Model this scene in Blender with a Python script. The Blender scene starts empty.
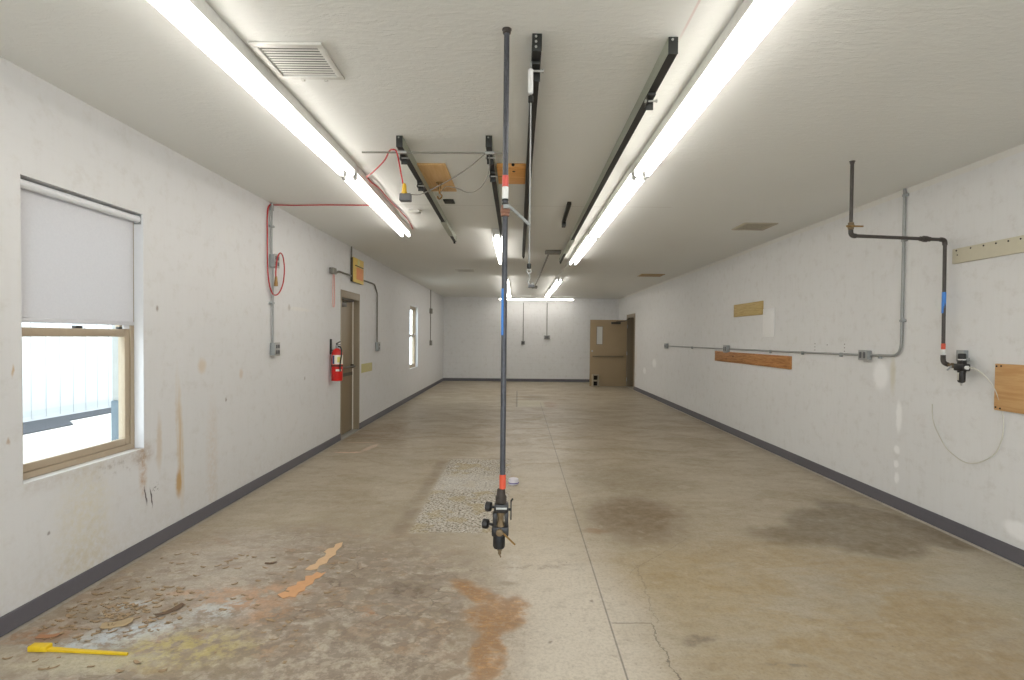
import bpy, bmesh, math, random
from mathutils import Vector, Matrix
random.seed(7)
scene = bpy.context.scene
COL = scene.collection
PI = math.pi

# ------------------------------------------------------------------ room size (metres)
XL, XR, YB, YF, H = -2.442, 3.277, 18.0, -3.0, 2.74
CAM_Z = 1.446

def lin(r, g, b):
    f = lambda c: (c/255/12.92) if c/255 <= .04045 else ((c/255+.055)/1.055)**2.4
    return (f(r), f(g), f(b), 1)

# ------------------------------------------------------------------ node helpers
class NT:
    def __init__(s, name):
        s.m = bpy.data.materials.new(name); s.m.use_nodes = True
        s.t = s.m.node_tree; s.t.nodes.clear()
        s.out = s.t.nodes.new('ShaderNodeOutputMaterial')
    def n(s, kind): return s.t.nodes.new(kind)
    def put(s, sock, v):
        if isinstance(v, bpy.types.NodeSocket): s.t.links.new(v, sock)
        else: sock.default_value = v
    def math(s, op, a, b=None, c=None, clamp=False):
        n = s.n('ShaderNodeMath'); n.operation = op; n.use_clamp = clamp
        s.put(n.inputs[0], a)
        if b is not None: s.put(n.inputs[1], b)
        if c is not None: s.put(n.inputs[2], c)
        return n.outputs[0]
    def mul(s, a, b): return s.math('MULTIPLY', a, b)
    def add(s, a, b): return s.math('ADD', a, b)
    def mx(s, a, b): return s.math('MAXIMUM', a, b)
    def sub1(s, a): return s.math('SUBTRACT', 1.0, a)
    def ramp(s, v, a, b, lo=0., hi=1., smooth=True):
        n = s.n('ShaderNodeMapRange'); n.interpolation_type = 'SMOOTHSTEP' if smooth else 'LINEAR'
        s.put(n.inputs[0], v); n.inputs[1].default_value = a; n.inputs[2].default_value = b
        n.inputs[3].default_value = lo; n.inputs[4].default_value = hi
        return n.outputs[0]
    def mix(s, fac, a, b, mode='MIX'):
        n = s.n('ShaderNodeMix'); n.data_type = 'RGBA'; n.blend_type = mode
        s.put(n.inputs[0], fac); s.put(n.inputs[6], a); s.put(n.inputs[7], b)
        return n.outputs[2]
    def pos(s):
        return s.n('ShaderNodeTexCoord').outputs['Object']
    def map(s, vec, loc=(0,0,0), rot=(0,0,0), scale=(1,1,1), kind='POINT'):
        n = s.n('ShaderNodeMapping'); n.vector_type = kind
        s.put(n.inputs[0], vec); n.inputs[1].default_value = loc
        n.inputs[2].default_value = rot; n.inputs[3].default_value = scale
        return n.outputs[0]
    def noise(s, vec, scale, detail=4, rough=.55, color=False, dist=0.):
        n = s.n('ShaderNodeTexNoise'); s.put(n.inputs['Vector'], vec)
        n.inputs['Scale'].default_value = scale; n.inputs['Detail'].default_value = detail
        n.inputs['Roughness'].default_value = rough; n.inputs['Distortion'].default_value = dist
        return n.outputs['Color' if color else 'Fac']
    def voronoi(s, vec, scale, out='Color', feature='F1'):
        n = s.n('ShaderNodeTexVoronoi'); n.feature = feature
        s.put(n.inputs['Vector'], vec); n.inputs['Scale'].default_value = scale
        return n.outputs[out]
    def sep(s, vec):
        n = s.n('ShaderNodeSeparateXYZ'); s.put(n.inputs[0], vec); return n.outputs
    def comb(s, x, y, z=0.):
        n = s.n('ShaderNodeCombineXYZ')
        for i, v in enumerate((x, y, z)): s.put(n.inputs[i], v)
        return n.outputs[0]
    def vadd(s, a, b, op='ADD'):
        n = s.n('ShaderNodeVectorMath'); n.operation = op; s.put(n.inputs[0], a); s.put(n.inputs[1], b)
        return n.outputs[0]
    def warp(s, P, scale, amp, detail=3):
        c = s.noise(P, scale, detail, .6, True)
        c = s.vadd(c, (.5,.5,.5), 'SUBTRACT')
        n = s.n('ShaderNodeVectorMath'); n.operation = 'SCALE'; s.put(n.inputs[0], c); n.inputs['Scale'].default_value = amp
        o = s.vadd(P, n.outputs[0])
        return s.vadd(o, (1,1,0), 'MULTIPLY')
    def blob(s, P, cx, cy, rx, ry, rot=0., soft=.4):
        v = s.map(P, (cx, cy, 0), (0, 0, rot), (rx, ry, 1), 'TEXTURE')
        n = s.n('ShaderNodeVectorMath'); n.operation = 'LENGTH'; s.put(n.inputs[0], v)
        return s.ramp(n.outputs['Value'], 1+soft, max(0, 1-soft))
    def rect(s, x, y, x0, x1, y0, y1, e=.02):
        a = s.ramp(x, x0-e, x0+e); b = s.ramp(x, x1+e, x1-e)
        c = s.ramp(y, y0-e, y0+e); d = s.ramp(y, y1+e, y1-e)
        return s.mul(s.mul(a, b), s.mul(c, d))
    def bsdf(s, color, rough=.5, metal=0., spec=.5, bump=None, bump_s=.2, bump_d=.01):
        b = s.n('ShaderNodeBsdfPrincipled')
        s.put(b.inputs['Base Color'], color); s.put(b.inputs['Roughness'], rough)
        b.inputs['Metallic'].default_value = metal; b.inputs['Specular IOR Level'].default_value = spec
        if bump is not None:
            n = s.n('ShaderNodeBump'); n.inputs['Strength'].default_value = bump_s
            n.inputs['Distance'].default_value = bump_d; s.put(n.inputs['Height'], bump)
            s.t.links.new(n.outputs[0], b.inputs['Normal'])
        s.t.links.new(b.outputs[0], s.out.inputs[0])
        return b

def plain(name, rgb, rough=.5, metal=0., spec=.5, var=.12, scale=30., bump=0.):
    g = NT(name); P = g.pos()
    f = g.noise(P, scale, 3)
    c = lin(*rgb)
    d = tuple(v*(1-var) for v in c[:3]) + (1,); e = tuple(min(1, v*(1+var)) for v in c[:3]) + (1,)
    g.bsdf(g.mix(f, d, e), rough, metal, spec, f if bump else None, bump, .003)
    return g.m

def wood(name, a, b, axis, scale=6., rough=.6, knots=True):
    g = NT(name); P = g.pos()
    st = [22, 22, 22]; st[axis] = 1.6
    f = g.noise(g.map(P, scale=tuple(st)), scale*.35, 5, .65, dist=.6)
    c = g.mix(g.ramp(f, .3, .7), lin(*a), lin(*b))
    if knots:
        k = g.voronoi(g.map(P, scale=tuple(3 if i == axis else 9 for i in range(3))), 1.0, 'Distance')
        c = g.mix(g.ramp(k, .12, .03), c, lin(a[0]*.45, a[1]*.38, a[2]*.3))
    g.bsdf(c, rough, 0, .3, f, .1, .002)
    return g.m

M = {}
M['white_enamel'] = plain('white_enamel', (226,226,222), .35)
M['grille_white'] = plain('grille_white', (214,213,208), .45)
M['grille_dark'] = plain('grille_dark', (52,52,50), .8)
M['grille_dusty'] = plain('grille_dusty', (186,178,160), .7)
M['black_steel'] = plain('black_steel', (44,45,43), .42, .3)
M['lit_track_steel'] = plain('lit_track_steel', (172,177,164), .45, .15)  # track steel lightened so its colour carries the lamp light on the sides
M['bare_steel'] = plain('bare_steel', (172,172,168), .38, .4)
M['zinc'] = plain('zinc', (152,156,156), .45, .2)
M['conduit'] = plain('conduit', (158,160,158), .45, .15)
M['conduit_shaded'] = plain('conduit_shade_tone', (126,123,115), .55, .1)  # darker copy of conduit with shade put into its colour
M['black_iron'] = plain('black_iron', (72,66,62), .5, .1, var=.25)
M['pole_iron'] = plain('pole_iron', (72,73,79), .4, .15, var=.45, scale=70)
M['brass'] = plain('brass', (150,118,70), .45, .6, var=.25)
M['dull_brass'] = plain('dull_brass', (122,104,78), .55, .4, var=.3)
M['copper_brown'] = plain('copper_brown', (138,98,78), .5, .3)
M['red_tape'] = plain('red_tape', (206,84,74), .5)
M['red_orange_tape'] = plain('red_orange_tape', (216,86,58), .5)
M['white_tape'] = plain('white_tape', (232,232,230), .5)
M['blue_tape'] = plain('blue_tape', (66,134,218), .5)
M['black_rubber'] = plain('black_rubber', (26,26,27), .55)
M['black_plastic'] = plain('black_plastic', (36,34,34), .4)
M['dark_grime'] = plain('dark_grime', (62,54,48), .6, .2, var=.35, scale=80)
M['gauge_face'] = plain('gauge_face', (225,226,226), .3)
M['red_paint'] = plain('red_paint', (205,32,26), .28)
M['label_white'] = plain('label_white', (228,226,210), .5)
M['label_blue'] = plain('label_blue', (52,70,112), .5)
M['label_yellow'] = plain('label_yellow', (222,214,120), .5)
M['red_cord'] = plain('red_cord', (176,44,46), .5)
M['pink_cord'] = plain('pink_cord', (220,164,156), .6)
M['grey_cord'] = plain('grey_cord', (128,124,118), .5)
M['clear_hose'] = plain('clear_hose', (204,201,190), .3, 0, .6)
M['yellow_plastic'] = plain('yellow_plastic', (214,172,48), .45)
M['grey_plastic'] = plain('grey_plastic', (96,96,98), .5)
M['box_yellow'] = plain('box_yellow', (224,194,104), .55)
M['box_orange'] = plain('box_orange', (228,150,96), .55)
M['box_pale'] = plain('box_pale', (214,208,140), .5)
M['box_dark'] = plain('box_dark', (74,68,52), .6)
M['baseboard'] = plain('baseboard', (98,96,102), .5, var=.08)
M['window_tan'] = plain('window_tan', (172,156,134), .5, var=.05)
M['window_track'] = plain('window_track', (60,58,54), .6)
M['white_vinyl'] = plain('white_vinyl', (222,224,228), .4, var=.03)
M['door_olive'] = plain('door_olive', (134,118,92), .45, var=.06, scale=4)
M['door_tan'] = plain('door_tan', (160,138,104), .42, var=.08, scale=3)
M['frame_tan'] = plain('frame_tan', (142,128,106), .45, var=.06)
M['pale_edge_strip'] = plain('pale_edge_strip', (232,228,218), .5)
M['push_bar'] = plain('push_bar', (84,78,70), .4, .5)
M['cmu'] = plain('cmu', (168,156,134), .9, var=.2, scale=90, bump=.4)
M['hole_dark'] = plain('hole_dark', (34,30,27), .9)
M['cream_board'] = plain('cream_board', (206,200,178), .5, var=.05)
M['patch_white'] = plain('patch_white', (236,236,235), .5, var=.05)
M['sticker'] = plain('sticker', (190,182,128), .6, var=.15)
M['orange_tape'] = plain('orange_tape', (206,156,112), .7, var=.12, scale=25)
M['orange_tape_pale'] = plain('orange_tape_pale', (210,176,138), .7, var=.12, scale=25)
M['yellow_stick'] = plain('yellow_stick', (226,190,30), .5, var=.12, scale=40)
M['paper'] = plain('paper', (222,218,224), .7, var=.05)
M['purple_print'] = plain('purple_print', (120,104,160), .7)
M['flake'] = plain('flake', (158,134,104), .8, var=.35, scale=9)
M['flake_beige'] = plain('flake_beige', (172,150,116), .8, var=.2, scale=20)
M['flake_brown'] = plain('flake_brown', (104,82,62), .8, var=.25, scale=20)
M['flake_orange'] = plain('flake_orange', (172,124,90), .8, var=.2, scale=20)
M['card_grey'] = plain('card_grey', (186,180,168), .7, var=.1)
M['plywood'] = wood('plywood', (208,166,112), (224,188,138), 1, 5., knots=False)
M['plywood_up'] = wood('plywood_up', (196,150,98), (212,172,122), 1, 4., knots=False)
M['pine_orange'] = wood('pine_orange', (220,154,84), (240,184,114), 0, 8.)
M['cedar'] = wood('cedar', (150,102,58), (194,140,88), 1, 9.)
M['pine_pale'] = wood('pine_pale', (178,152,96), (200,178,124), 1, 9.)
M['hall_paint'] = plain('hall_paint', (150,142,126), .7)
M['metal_siding'] = plain('metal_siding', (190,191,193), .6, 0., var=.03)
M['asphalt'] = plain('asphalt', (66,67,72), .9, var=.25, scale=6)
M['yard_concrete'] = plain('yard_concrete', (228,222,214), .9, var=.06, scale=3)
M['post'] = plain('post', (92,106,116), .5)

def emit(name, rgb, strength):
    g = NT(name); e = g.n('ShaderNodeEmission'); e.inputs[0].default_value = rgb; e.inputs[1].default_value = strength
    g.t.links.new(e.outputs[0], g.out.inputs[0]); return g.m
LAMP = 8.6
M['lamp'] = emit('lamp_glow', (1.0, .955, .885, 1), LAMP)

def glass_mat():
    g = NT('window_glass'); t = g.n('ShaderNodeBsdfTransparent'); t.inputs[0].default_value = (.93,.96,.96,1)
    gl = g.n('ShaderNodeBsdfGlossy'); gl.inputs['Roughness'].default_value = .02
    m = g.n('ShaderNodeMixShader'); m.inputs[0].default_value = .05
    g.t.links.new(t.outputs[0], m.inputs[1]); g.t.links.new(gl.outputs[0], m.inputs[2]); g.t.links.new(m.outputs[0], g.out.inputs[0])
    return g.m
M['glass'] = glass_mat()

def shade_mat():
    g = NT('shade_fabric'); P = g.pos()
    f = g.noise(P, 90, 3)
    c = g.mix(f, lin(216,216,220), lin(226,226,229))
    d = g.n('ShaderNodeBsdfDiffuse'); t = g.n('ShaderNodeBsdfTranslucent'); m = g.n('ShaderNodeMixShader')
    g.put(d.inputs[0], c); g.put(t.inputs[0], c); m.inputs[0].default_value = .22
    g.t.links.new(d.outputs[0], m.inputs[1]); g.t.links.new(t.outputs[0], m.inputs[2]); g.t.links.new(m.outputs[0], g.out.inputs[0])
    return g.m
M['shade'] = shade_mat()

def frosted_mat():
    g = NT('door_lite'); g.bsdf(lin(206,206,200), .25, 0, .6); return g.m
M['lite'] = frosted_mat()

# ------------------------------------------------------------------ wall, ceiling and floor materials
def wall_mat(name, side):
    g = NT(name); P = g.pos(); x, y, z = g.sep(P)
    u = x if side == 'back' else y
    Q = g.comb(u, z, 0.)
    streak = g.noise(g.map(Q, scale=(9, .7, 1)), 3., 4)
    fine = g.noise(P, 42, 4, .6)
    big = g.noise(Q, .9, 4)
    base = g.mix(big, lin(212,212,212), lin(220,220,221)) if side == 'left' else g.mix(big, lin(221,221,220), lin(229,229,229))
    base = g.mix(g.mul(g.ramp(streak, .45, .75), .12), base, lin(204,202,196))
    base = g.mix(g.mul(g.ramp(g.noise(Q, 8, 6, .72), .50, .72), .26), base, lin(184,178,168))
    W = g.warp(Q, 5., .10)
    W2 = g.warp(Q, 16., .035)
    if side == 'left':
        def st(mask, fac, col, tex=None):
            nonlocal base
            f = g.mul(mask, fac)
            if tex is not None: f = g.mul(f, tex)
            base = g.mix(f, base, lin(*col))
        tx = g.ramp(g.noise(Q, 26, 5, .7), .25, .75)
        st(g.blob(W2, 3.97, .66, .035, .40, .06, .6), .55, (196,160,86), g.ramp(streak, .2, .6))
        st(g.blob(W2, 3.955, .37, .03, .09, 0, .5), .8, (186,142,64))
        st(g.blob(W2, 4.39, .45, .07, .42, 0, .7), .3, (198,166,126), tx)
        st(g.blob(W2, 3.74, .70, .025, .16, 0, .6), .35, (190,158,104))
        st(g.blob(W2, 3.575, .56, .035, .16, 0, .6), .75, (176,132,76), tx)
        st(g.blob(W2, 3.58, .66, .09, .07, 0, .6), .5, (150,120,88), tx)
        st(g.blob(W2, 3.60, .38, .007, .055, .25, .5), .9, (52,46,44))
        st(g.blob(W2, 3.655, .35, .007, .06, .15, .5), .9, (52,46,44))
        st(g.blob(W2, 3.70, .40, .03, .03, 0, .8), .7, (70,62,56), g.ramp(g.noise(Q, 60, 3), .55, .6))
        st(g.blob(W, 3.1, .36, .16, .30, 0, .8), .38, (206,190,128), tx)
        st(g.blob(W, 3.1, .12, .3, .12, 0, .8), .25, (196,180,140), tx)
        st(g.rect(u, z, 2.7, 3.6, .63, .70, .035), .35, (176,162,146), tx)
        st(g.rect(u, z, 3.2, 3.6, .58, .69, .03), .45, (128,112,98), g.ramp(g.noise(Q, 18, 5, .7), .5, .7))
        st(g.blob(W2, 2.655, 1.26, .006, .028, 0, .6), .6, (190,150,80))
        st(g.blob(W2, 2.63, .92, .008, .016, 0, .6), .6, (164,128,84))
        st(g.blob(W2, 2.85, .40, .009, .009, 0, .6), .6, (90,80,70))
        st(g.blob(W2, 4.25, 1.20, .05, .05, 0, .6), .35, (200,164,100))
        st(g.blob(W2, 4.85, 1.10, .03, .04, 0, .6), .35, (190,156,110))
        st(g.blob(W2, 6.15, 1.735, .30, .02, 0, .6), .5, (226,222,216))
        st(g.blob(W2, 5.87, 1.74, .03, .03, 0, .6), .5, (150,140,128))
        st(g.ramp(z, .5, .1), .25, (186,178,164), tx)
        for cy_, cz_ in ((3.72,1.62),(4.6,.9),(6.3,.95)):
            st(g.blob(W2, cy_, cz_, .012, .018, 0, .6), .7, (120,104,88))
    if side == 'right':
        def st(mask, fac, col):
            nonlocal base
            base = g.mix(g.mul(mask, fac), base, lin(*col))
        for cy_, cz_, a, b in ((4.96,1.14,.10,.13),(4.71,.80,.035,.13),(4.725,.51,.035,.035),(4.73,.385,.03,.03),(4.72,.27,.03,.045),(3.56,.22,.11,.055),(13.2,.86,.18,.10),(14.2,.62,.16,.08)):
            st(g.blob(W2, cy_, cz_, a, b, 0, .35), .85, (246,246,246))
        st(g.blob(W2, 4.80, 1.16, .03, .14, 0, .7), .35, (196,184,140))
        st(g.blob(W2, 15.25, .95, .02, .3, 0, .7), .6, (190,160,104))
        st(g.blob(W2, 15.25, .45, .02, .1, 0, .7), .5, (178,140,88))
        for cy_ in (6.07, 5.52):
            for k in range(3):
                st(g.blob(Q, cy_, 1.34+.035*k, .009, .006, 0, .5), .8, (110,100,90))
        st(g.blob(Q, 5.83, 1.40, .009, .006, 0, .5), .8, (110,100,90))
        st(g.rect(u, z, -3, 18, 2.69, 2.75, .004), .5, (226,222,212))
    if side != 'back':
        bump_in = g.add(g.mul(streak, .15), g.add(g.mul(fine, .6), g.mul(g.noise(P, 6., 4), .5)))
    else:
        bump_in = fine
    # faint block courses under the paint
    br = g.n('ShaderNodeTexBrick'); g.put(br.inputs['Vector'], Q); br.inputs['Scale'].default_value = 1.
    br.inputs['Brick Width'].default_value = .4; br.inputs['Row Height'].default_value = .2; br.inputs['Mortar Size'].default_value = .006
    br.inputs['Color1'].default_value = (1,1,1,1); br.inputs['Color2'].default_value = (.97,.97,.97,1); br.inputs['Mortar'].default_value = (.86,.86,.86,1)
    base = g.mix(.28 if side == 'back' else .07, base, br.outputs['Color'], 'MULTIPLY')
    g.bsdf(base, .55, 0, .35, bump_in, .18, .006)
    return g.m

def ceiling_mat():
    g = NT('ceiling_paint'); P = g.pos()
    w = g.noise(g.map(P, rot=(0,0,.35), scale=(1, 3.2, 1)), 7., 5, .62, dist=1.6)
    w2 = g.noise(P, 45, 4, .6)
    big = g.noise(P, .8, 3)
    c = g.mix(big, lin(228,229,226), lin(235,236,233))
    x, y, z = g.sep(P)
    seam = g.mul(g.ramp(g.math('ABSOLUTE', g.math('SUBTRACT', y, 5.44)), .012, .004), g.rect(x, y, -2.4, 1.5, 5, 6, .02))
    c = g.mix(g.mul(seam, .25), c, lin(150,142,126))
    line = g.mul(g.ramp(g.math('ABSOLUTE', g.math('SUBTRACT', x, g.add(.655, g.mul(y, .012)))), .008, .002), g.ramp(y, 2.5, 2.25))
    c = g.mix(g.mul(line, .3), c, lin(190,120,112))
    g.bsdf(c, .75, 0, .2, g.add(g.mul(w, .8), g.mul(w2, .25)), .42, .012)
    return g.m

def floor_mat():
    g = NT('concrete_floor'); P0 = g.pos(); x, y, z = g.sep(P0)
    P = g.comb(x, y, 0.)
    W = g.warp(P, 1.6, .45, 4)
    W2 = g.warp(P, 6., .16, 4)
    W3 = g.warp(P, 22., .05, 4)
    n1 = g.noise(P, 1.1, 5, .6)
    n2 = g.noise(g.map(P, scale=(1, 1.25, 1)), 3.2, 6, .68)
    n3 = g.noise(P, 14., 6, .7)
    n4 = g.noise(P, 60., 4, .7)
    smear = g.noise(g.map(P, rot=(0,0,.35), scale=(.8, 1.5, 1)), 1.7, 7, .7, dist=.8)
    c = g.mix(g.ramp(n1, .3, .7), lin(164,151,128), lin(180,169,149))
    c = g.mix(g.mul(g.ramp(smear, .45, .72), .5), c, lin(150,132,102))
    c = g.mix(g.mul(g.ramp(n2, .5, .75), .35), c, lin(196,190,176))
    def st(mask, fac, col, tex=None):
        nonlocal c
        f = g.mul(mask, fac)
        if tex is not None: f = g.mul(f, tex)
        c = g.mix(f, c, lin(*col))
    t2 = g.ramp(n2, .3, .6); t3 = g.ramp(n3, .4, .62); t3b = g.ramp(n3, .58, .44); ts = g.ramp(smear, .35, .6)
    t4 = g.ramp(n4, .5, .64)
    # warm ochre film over the right half
    st(g.blob(W, 1.9, 3.0, 1.25, .95, 0, .7), .6, (172,148,104), ts)
    st(g.blob(W, 1.0, 3.3, .35, .5, 0, .8), .5, (172,150,108))
    st(g.blob(W, 2.6, 2.4, 1.1, .5, .1, .7), .45, (150,126,92), t2)
    st(g.blob(W, 3.0, 3.1, .45, .5, 0, .6), .55, (178,172,152))
    # pale strip in the middle
    st(g.blob(W, .25, 2.7, .42, 1.1, 0, .6), .85, (212,203,188))
    st(g.blob(W, .15, 4.6, .38, 1.2, 0, .6), .45, (192,178,152))
    # brown film further back
    st(g.blob(W, .2, 9.5, 2.8, 2.6, 0, .6), .45, (146,126,98), ts)
    st(g.blob(W, .1, 13.8, 2.6, 1.6, 0, .6), .45, (150,130,100), ts)
    st(g.blob(W, -2.0, 8.2, .55, .7, 0, .6), .5, (132,108,76))
    # damp stains
    D = g.mx(g.blob(W2, 2.55, 4.15, .42, .52, .2, .16), g.mx(g.blob(W2, 2.95, 4.35, .26, .62, .35, .16), g.blob(W2, 2.2, 4.05, .45, .20, 0, .5)))
    st(D, .8, (112,97,72), g.ramp(n2, .1, .45, .65, 1.))
    st(g.blob(W, .95, 4.45, .38, .6, -.2, .5), .95, (122,102,74), g.ramp(n2, .2, .5, .5, 1.))
    st(g.blob(W, 1.15, 5.6, .5, .6, .3, .6), .55, (138,124,98))
    st(g.blob(W, 1.9, 7.0, .9, .8, .2, .6), .3, (142,128,100), ts)
    st(g.blob(W2, .89, 2.62, .10, .035, .3, .5), .8, (96,80,62), t3)
    st(g.blob(W2, 1.22, 2.42, .10, .02, .1, .5), .75, (92,88,80), t3)
    # rough peeled area on the left
    L = g.mx(g.blob(W, -1.55, 3.0, .95, 1.0, 0, .3), g.blob(W, -.75, 2.7, .6, 1.1, .2, .5))
    st(L, .75, (160,144,127), g.ramp(n1, .2, .6, .5, 1.))
    cell = g.sep(g.voronoi(g.map(W2, rot=(0,0,.3), scale=(1, 1.7, 1)), 6.5))
    cell2 = g.sep(g.voronoi(g.map(W3, rot=(0,0,.2), scale=(1, 1.5, 1)), 19.))
    st(g.mul(L, g.ramp(cell[0], .50, .70)), .42, (186,174,162))
    st(g.mul(L, g.ramp(cell[1], .60, .80)), .42, (122,102,84))
    st(g.mul(L, g.ramp(cell[2], .75, .9)), .35, (176,140,108))
    st(g.mul(L, g.ramp(cell2[0], .55, .8)), .36, (112,94,78))
    st(g.mul(L, g.ramp(cell2[1], .6, .8)), .4, (198,188,174))
    edge = g.voronoi(g.map(W2, rot=(0,0,.3), scale=(1, 1.7, 1)), 6.5, 'Distance', 'DISTANCE_TO_EDGE')
    st(g.mul(L, g.ramp(edge, .05, .01)), .55, (84,68,54), g.ramp(n2, .4, .6))
    st(g.mul(L, t3), .5, (112,94,78))
    st(g.mul(L, g.ramp(g.noise(W2, 5.5, 6, .75), .56, .68)), .75, (186,174,158))
    st(g.mul(L, g.ramp(g.noise(W2, 8., 6, .75), .60, .68)), .75, (96,80,66))
    st(g.mul(L, g.ramp(g.noise(g.map(W2, (3,5,0)), 3.5, 6, .75), .58, .66)), .6, (176,128,88))
    st(g.blob(W, -1.85, 3.45, .42, .5, .3, .6), .65, (190,180,167), t2)
    st(g.blob(W, -2.2, 2.4, .5, .12, 0, .6), .5, (186,178,160), t2)
    st(g.blob(W, -1.0, 3.9, .6, .7, .2, .6), .4, (128,112,92), t3)
    st(g.blob(W, -.75, 2.75, .7, .8, 0, .6), .5, (124,108,94), g.ramp(n3, .42, .58))
    st(g.blob(W, -.75, 2.35, .6, .3, 0, .6), .5, (190,178,160), g.ramp(n3, .56, .44))
    st(g.blob(W2, -.63, 3.1, .13, .10, 0, .5), .75, (104,92,80), t3b)
    st(g.blob(W2, -1.42, 3.02, .26, .13, .35, .5), .7, (198,150,112), g.ramp(n3, .42, .58))
    st(g.blob(W2, -1.3, 2.86, .1, .14, .2, .5), .6, (190,146,110), t3b)
    st(g.blob(W2, -1.72, 3.05, .22, .05, .1, .5), .6, (194,150,114), t3b)
    st(g.blob(W2, -1.55, 2.86, .16, .10, .2, .6), .75, (196,200,200), t3b)
    st(g.blob(W2, -1.85, 2.62, .20, .09, .25, .5), .85, (196,206,212), g.ramp(n3, .62, .46))
    st(g.blob(W2, -2.02, 2.51, .22, .03, .05, .5), .8, (196,206,212), g.ramp(n3, .62, .46))
    st(g.blob(W2, -1.52, 2.5, .28, .16, 0, .6), .7, (190,174,108), t3b)
    st(g.blob(W2, -1.35, 2.38, .22, .12, 0, .6), .5, (140,122,86), t3)
    st(g.blob(W2, -1.9, 2.38, .4, .08, 0, .6), .55, (196,190,160), t2)
    st(g.blob(W2, -2.15, 2.95, .22, .14, .3, .6), .55, (150,126,92), t3)
    st(g.blob(W2, -2.05, 2.9, .08, .04, .2, .5), .8, (198,202,206))
    st(g.blob(W2, -2.25, 2.6, .16, .06, .2, .6), .6, (170,120,84), t3b)
    # rust
    R = g.mx(g.blob(W2, -.10, 2.83, .15, .17, 0, .28), g.mx(g.blob(W2, -.22, 3.08, .075, .20, .75, .35), g.mx(g.blob(W2, -.12, 2.50, .075, .26, -.05, .3), g.blob(W2, 0.0, 2.92, .075, .12, 0, .35))))
    st(R, .92, (164,112,52), g.ramp(n3, .34, .56, .45, 1.))
    st(g.mul(R, g.ramp(g.noise(g.map(P, rot=(0,0,.6), scale=(1,2.5,1)), 16, 5, .7), .5, .62)), .6, (206,156,92))
    st(g.mul(R, t3), .5, (110,84,56))
    st(g.mul(R, g.ramp(n4, .55, .7)), .5, (206,180,140))
    st(g.blob(W2, -.2, 2.5, .13, .35, 0, .7), .3, (150,120,90), t3)
    # exposed aggregate patch
    A = g.rect(g.add(x, g.mul(g.math('SUBTRACT', n3, .5), .05)), g.add(y, g.mul(g.math('SUBTRACT', n3, .5), .10)), -.79, -.07, 4.03, 6.48, .03)
    st(A, .7, (200,195,185))
    st(g.mul(A, g.ramp(g.noise(P, 48, 3, .6), .50, .57)), .9, (86,76,62))
    st(g.mul(A, g.ramp(g.noise(g.map(P, (7,3,0)), 42, 4, .6), .58, .64)), .8, (248,247,243))
    st(g.mul(A, g.ramp(g.noise(P, 4, 4), .5, .62)), .5, (168,148,96))
    st(g.mul(A, g.rect(x, y, -.9, 0, 5.15, 5.75, .08)), .45, (206,204,198))
    Aedge = g.mul(g.ramp(g.math('ABSOLUTE', g.add(x, .86)), .10, .02), g.rect(x, y, -2, 1, 4.0, 6.5, .1))
    st(Aedge, .55, (120,98,72), t2)
    st(g.rect(x, y, -.82, -.05, 6.49, 6.53, .015), .5, (120,100,74))
    # back patch
    st(g.rect(x, y, -.01, .58, 11.45, 12.6, .03), .7, (184,178,152))
    st(g.blob(W2, .42, 13.2, .28, .55, 0, .6), .7, (112,90,52))
    st(g.rect(x, y, -.03, .0, 11.4, 14.8, .012), .7, (74,64,50))
    st(g.blob(W2, .72, 11.8, .13, .6, 0, .6), .5, (150,112,86))
    # scattered marks
    st(g.blob(W2, .60, 4.09, .075, .06, 0, .4), .65, (146,112,74))
    st(g.rect(x, y, -.06, .03, 3.24, 3.62, .02), .5, (206,200,188), t3b)
    st(g.blob(W3, -.05, 3.20, .06, .025, 0, .6), .5, (130,112,90))
    st(g.blob(W2, .16, 3.45, .22, .03, .12, .6), .7, (128,108,86), t3)
    for (a, b) in ((.42,3.00),(.17,2.58),(-.28,3.38)):
        st(g.blob(W3, a, b, .009, .012, .4, .6), .7, (100,86,72))
    st(g.mul(g.ramp(g.noise(P, 30, 4, .75), .66, .70), g.ramp(y, 5.5, 3.5)), .6, (110,94,78))
    # pink chalk by the door
    def arc(mask_y, y0, x0, x1, w):
        return g.mul(g.ramp(g.math('ABSOLUTE', g.math('SUBTRACT', y, g.add(y0, g.mul(g.math('SUBTRACT', n2, .5), .25)))), w, w*.3), g.rect(x, y, x0, x1, y0-.4, y0+.4, .06))
    st(arc(0, 6.80, -2.25, -1.95, .05), .95, (226,196,178))
    st(arc(0, 7.42, -2.3, -1.92, .05), .5, (216,184,160))
    st(g.blob(W3, -1.90, 7.1, .045, .24, -.15, .4), .6, (226,200,184))
    # saw-cut joint and cracks
    jx = g.add(.479, g.mul(g.math('SUBTRACT', y, 2.3), .0028))
    j = g.mul(g.ramp(g.math('ABSOLUTE', g.math('SUBTRACT', x, jx)), .0065, .002), g.ramp(y, 12.35, 12.2))
    st(j, .7, (84,78,72))
    wob = g.mul(g.math('SUBTRACT', g.noise(P, 7., 5, .7), .5), .13)
    k1 = g.mul(g.ramp(g.math('ABSOLUTE', g.math('SUBTRACT', g.add(y, g.mul(wob, .2)), 2.765)), .006, .002), g.rect(x, y, .49, .69, 2.6, 2.9, .01))
    k2 = g.mul(g.ramp(g.math('ABSOLUTE', g.math('SUBTRACT', g.add(x, g.mul(wob, .9)), .69)), .0055, .002), g.rect(x, y, .4, 1., 1.5, 2.77, .02))
    k3 = g.mul(g.ramp(g.math('ABSOLUTE', g.math('SUBTRACT', g.add(x, wob), g.add(.72, g.mul(g.math('SUBTRACT', y, 2.77), .06)))), .004, .0015), g.rect(x, y, .4, 1., 2.77, 3.55, .02))
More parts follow.
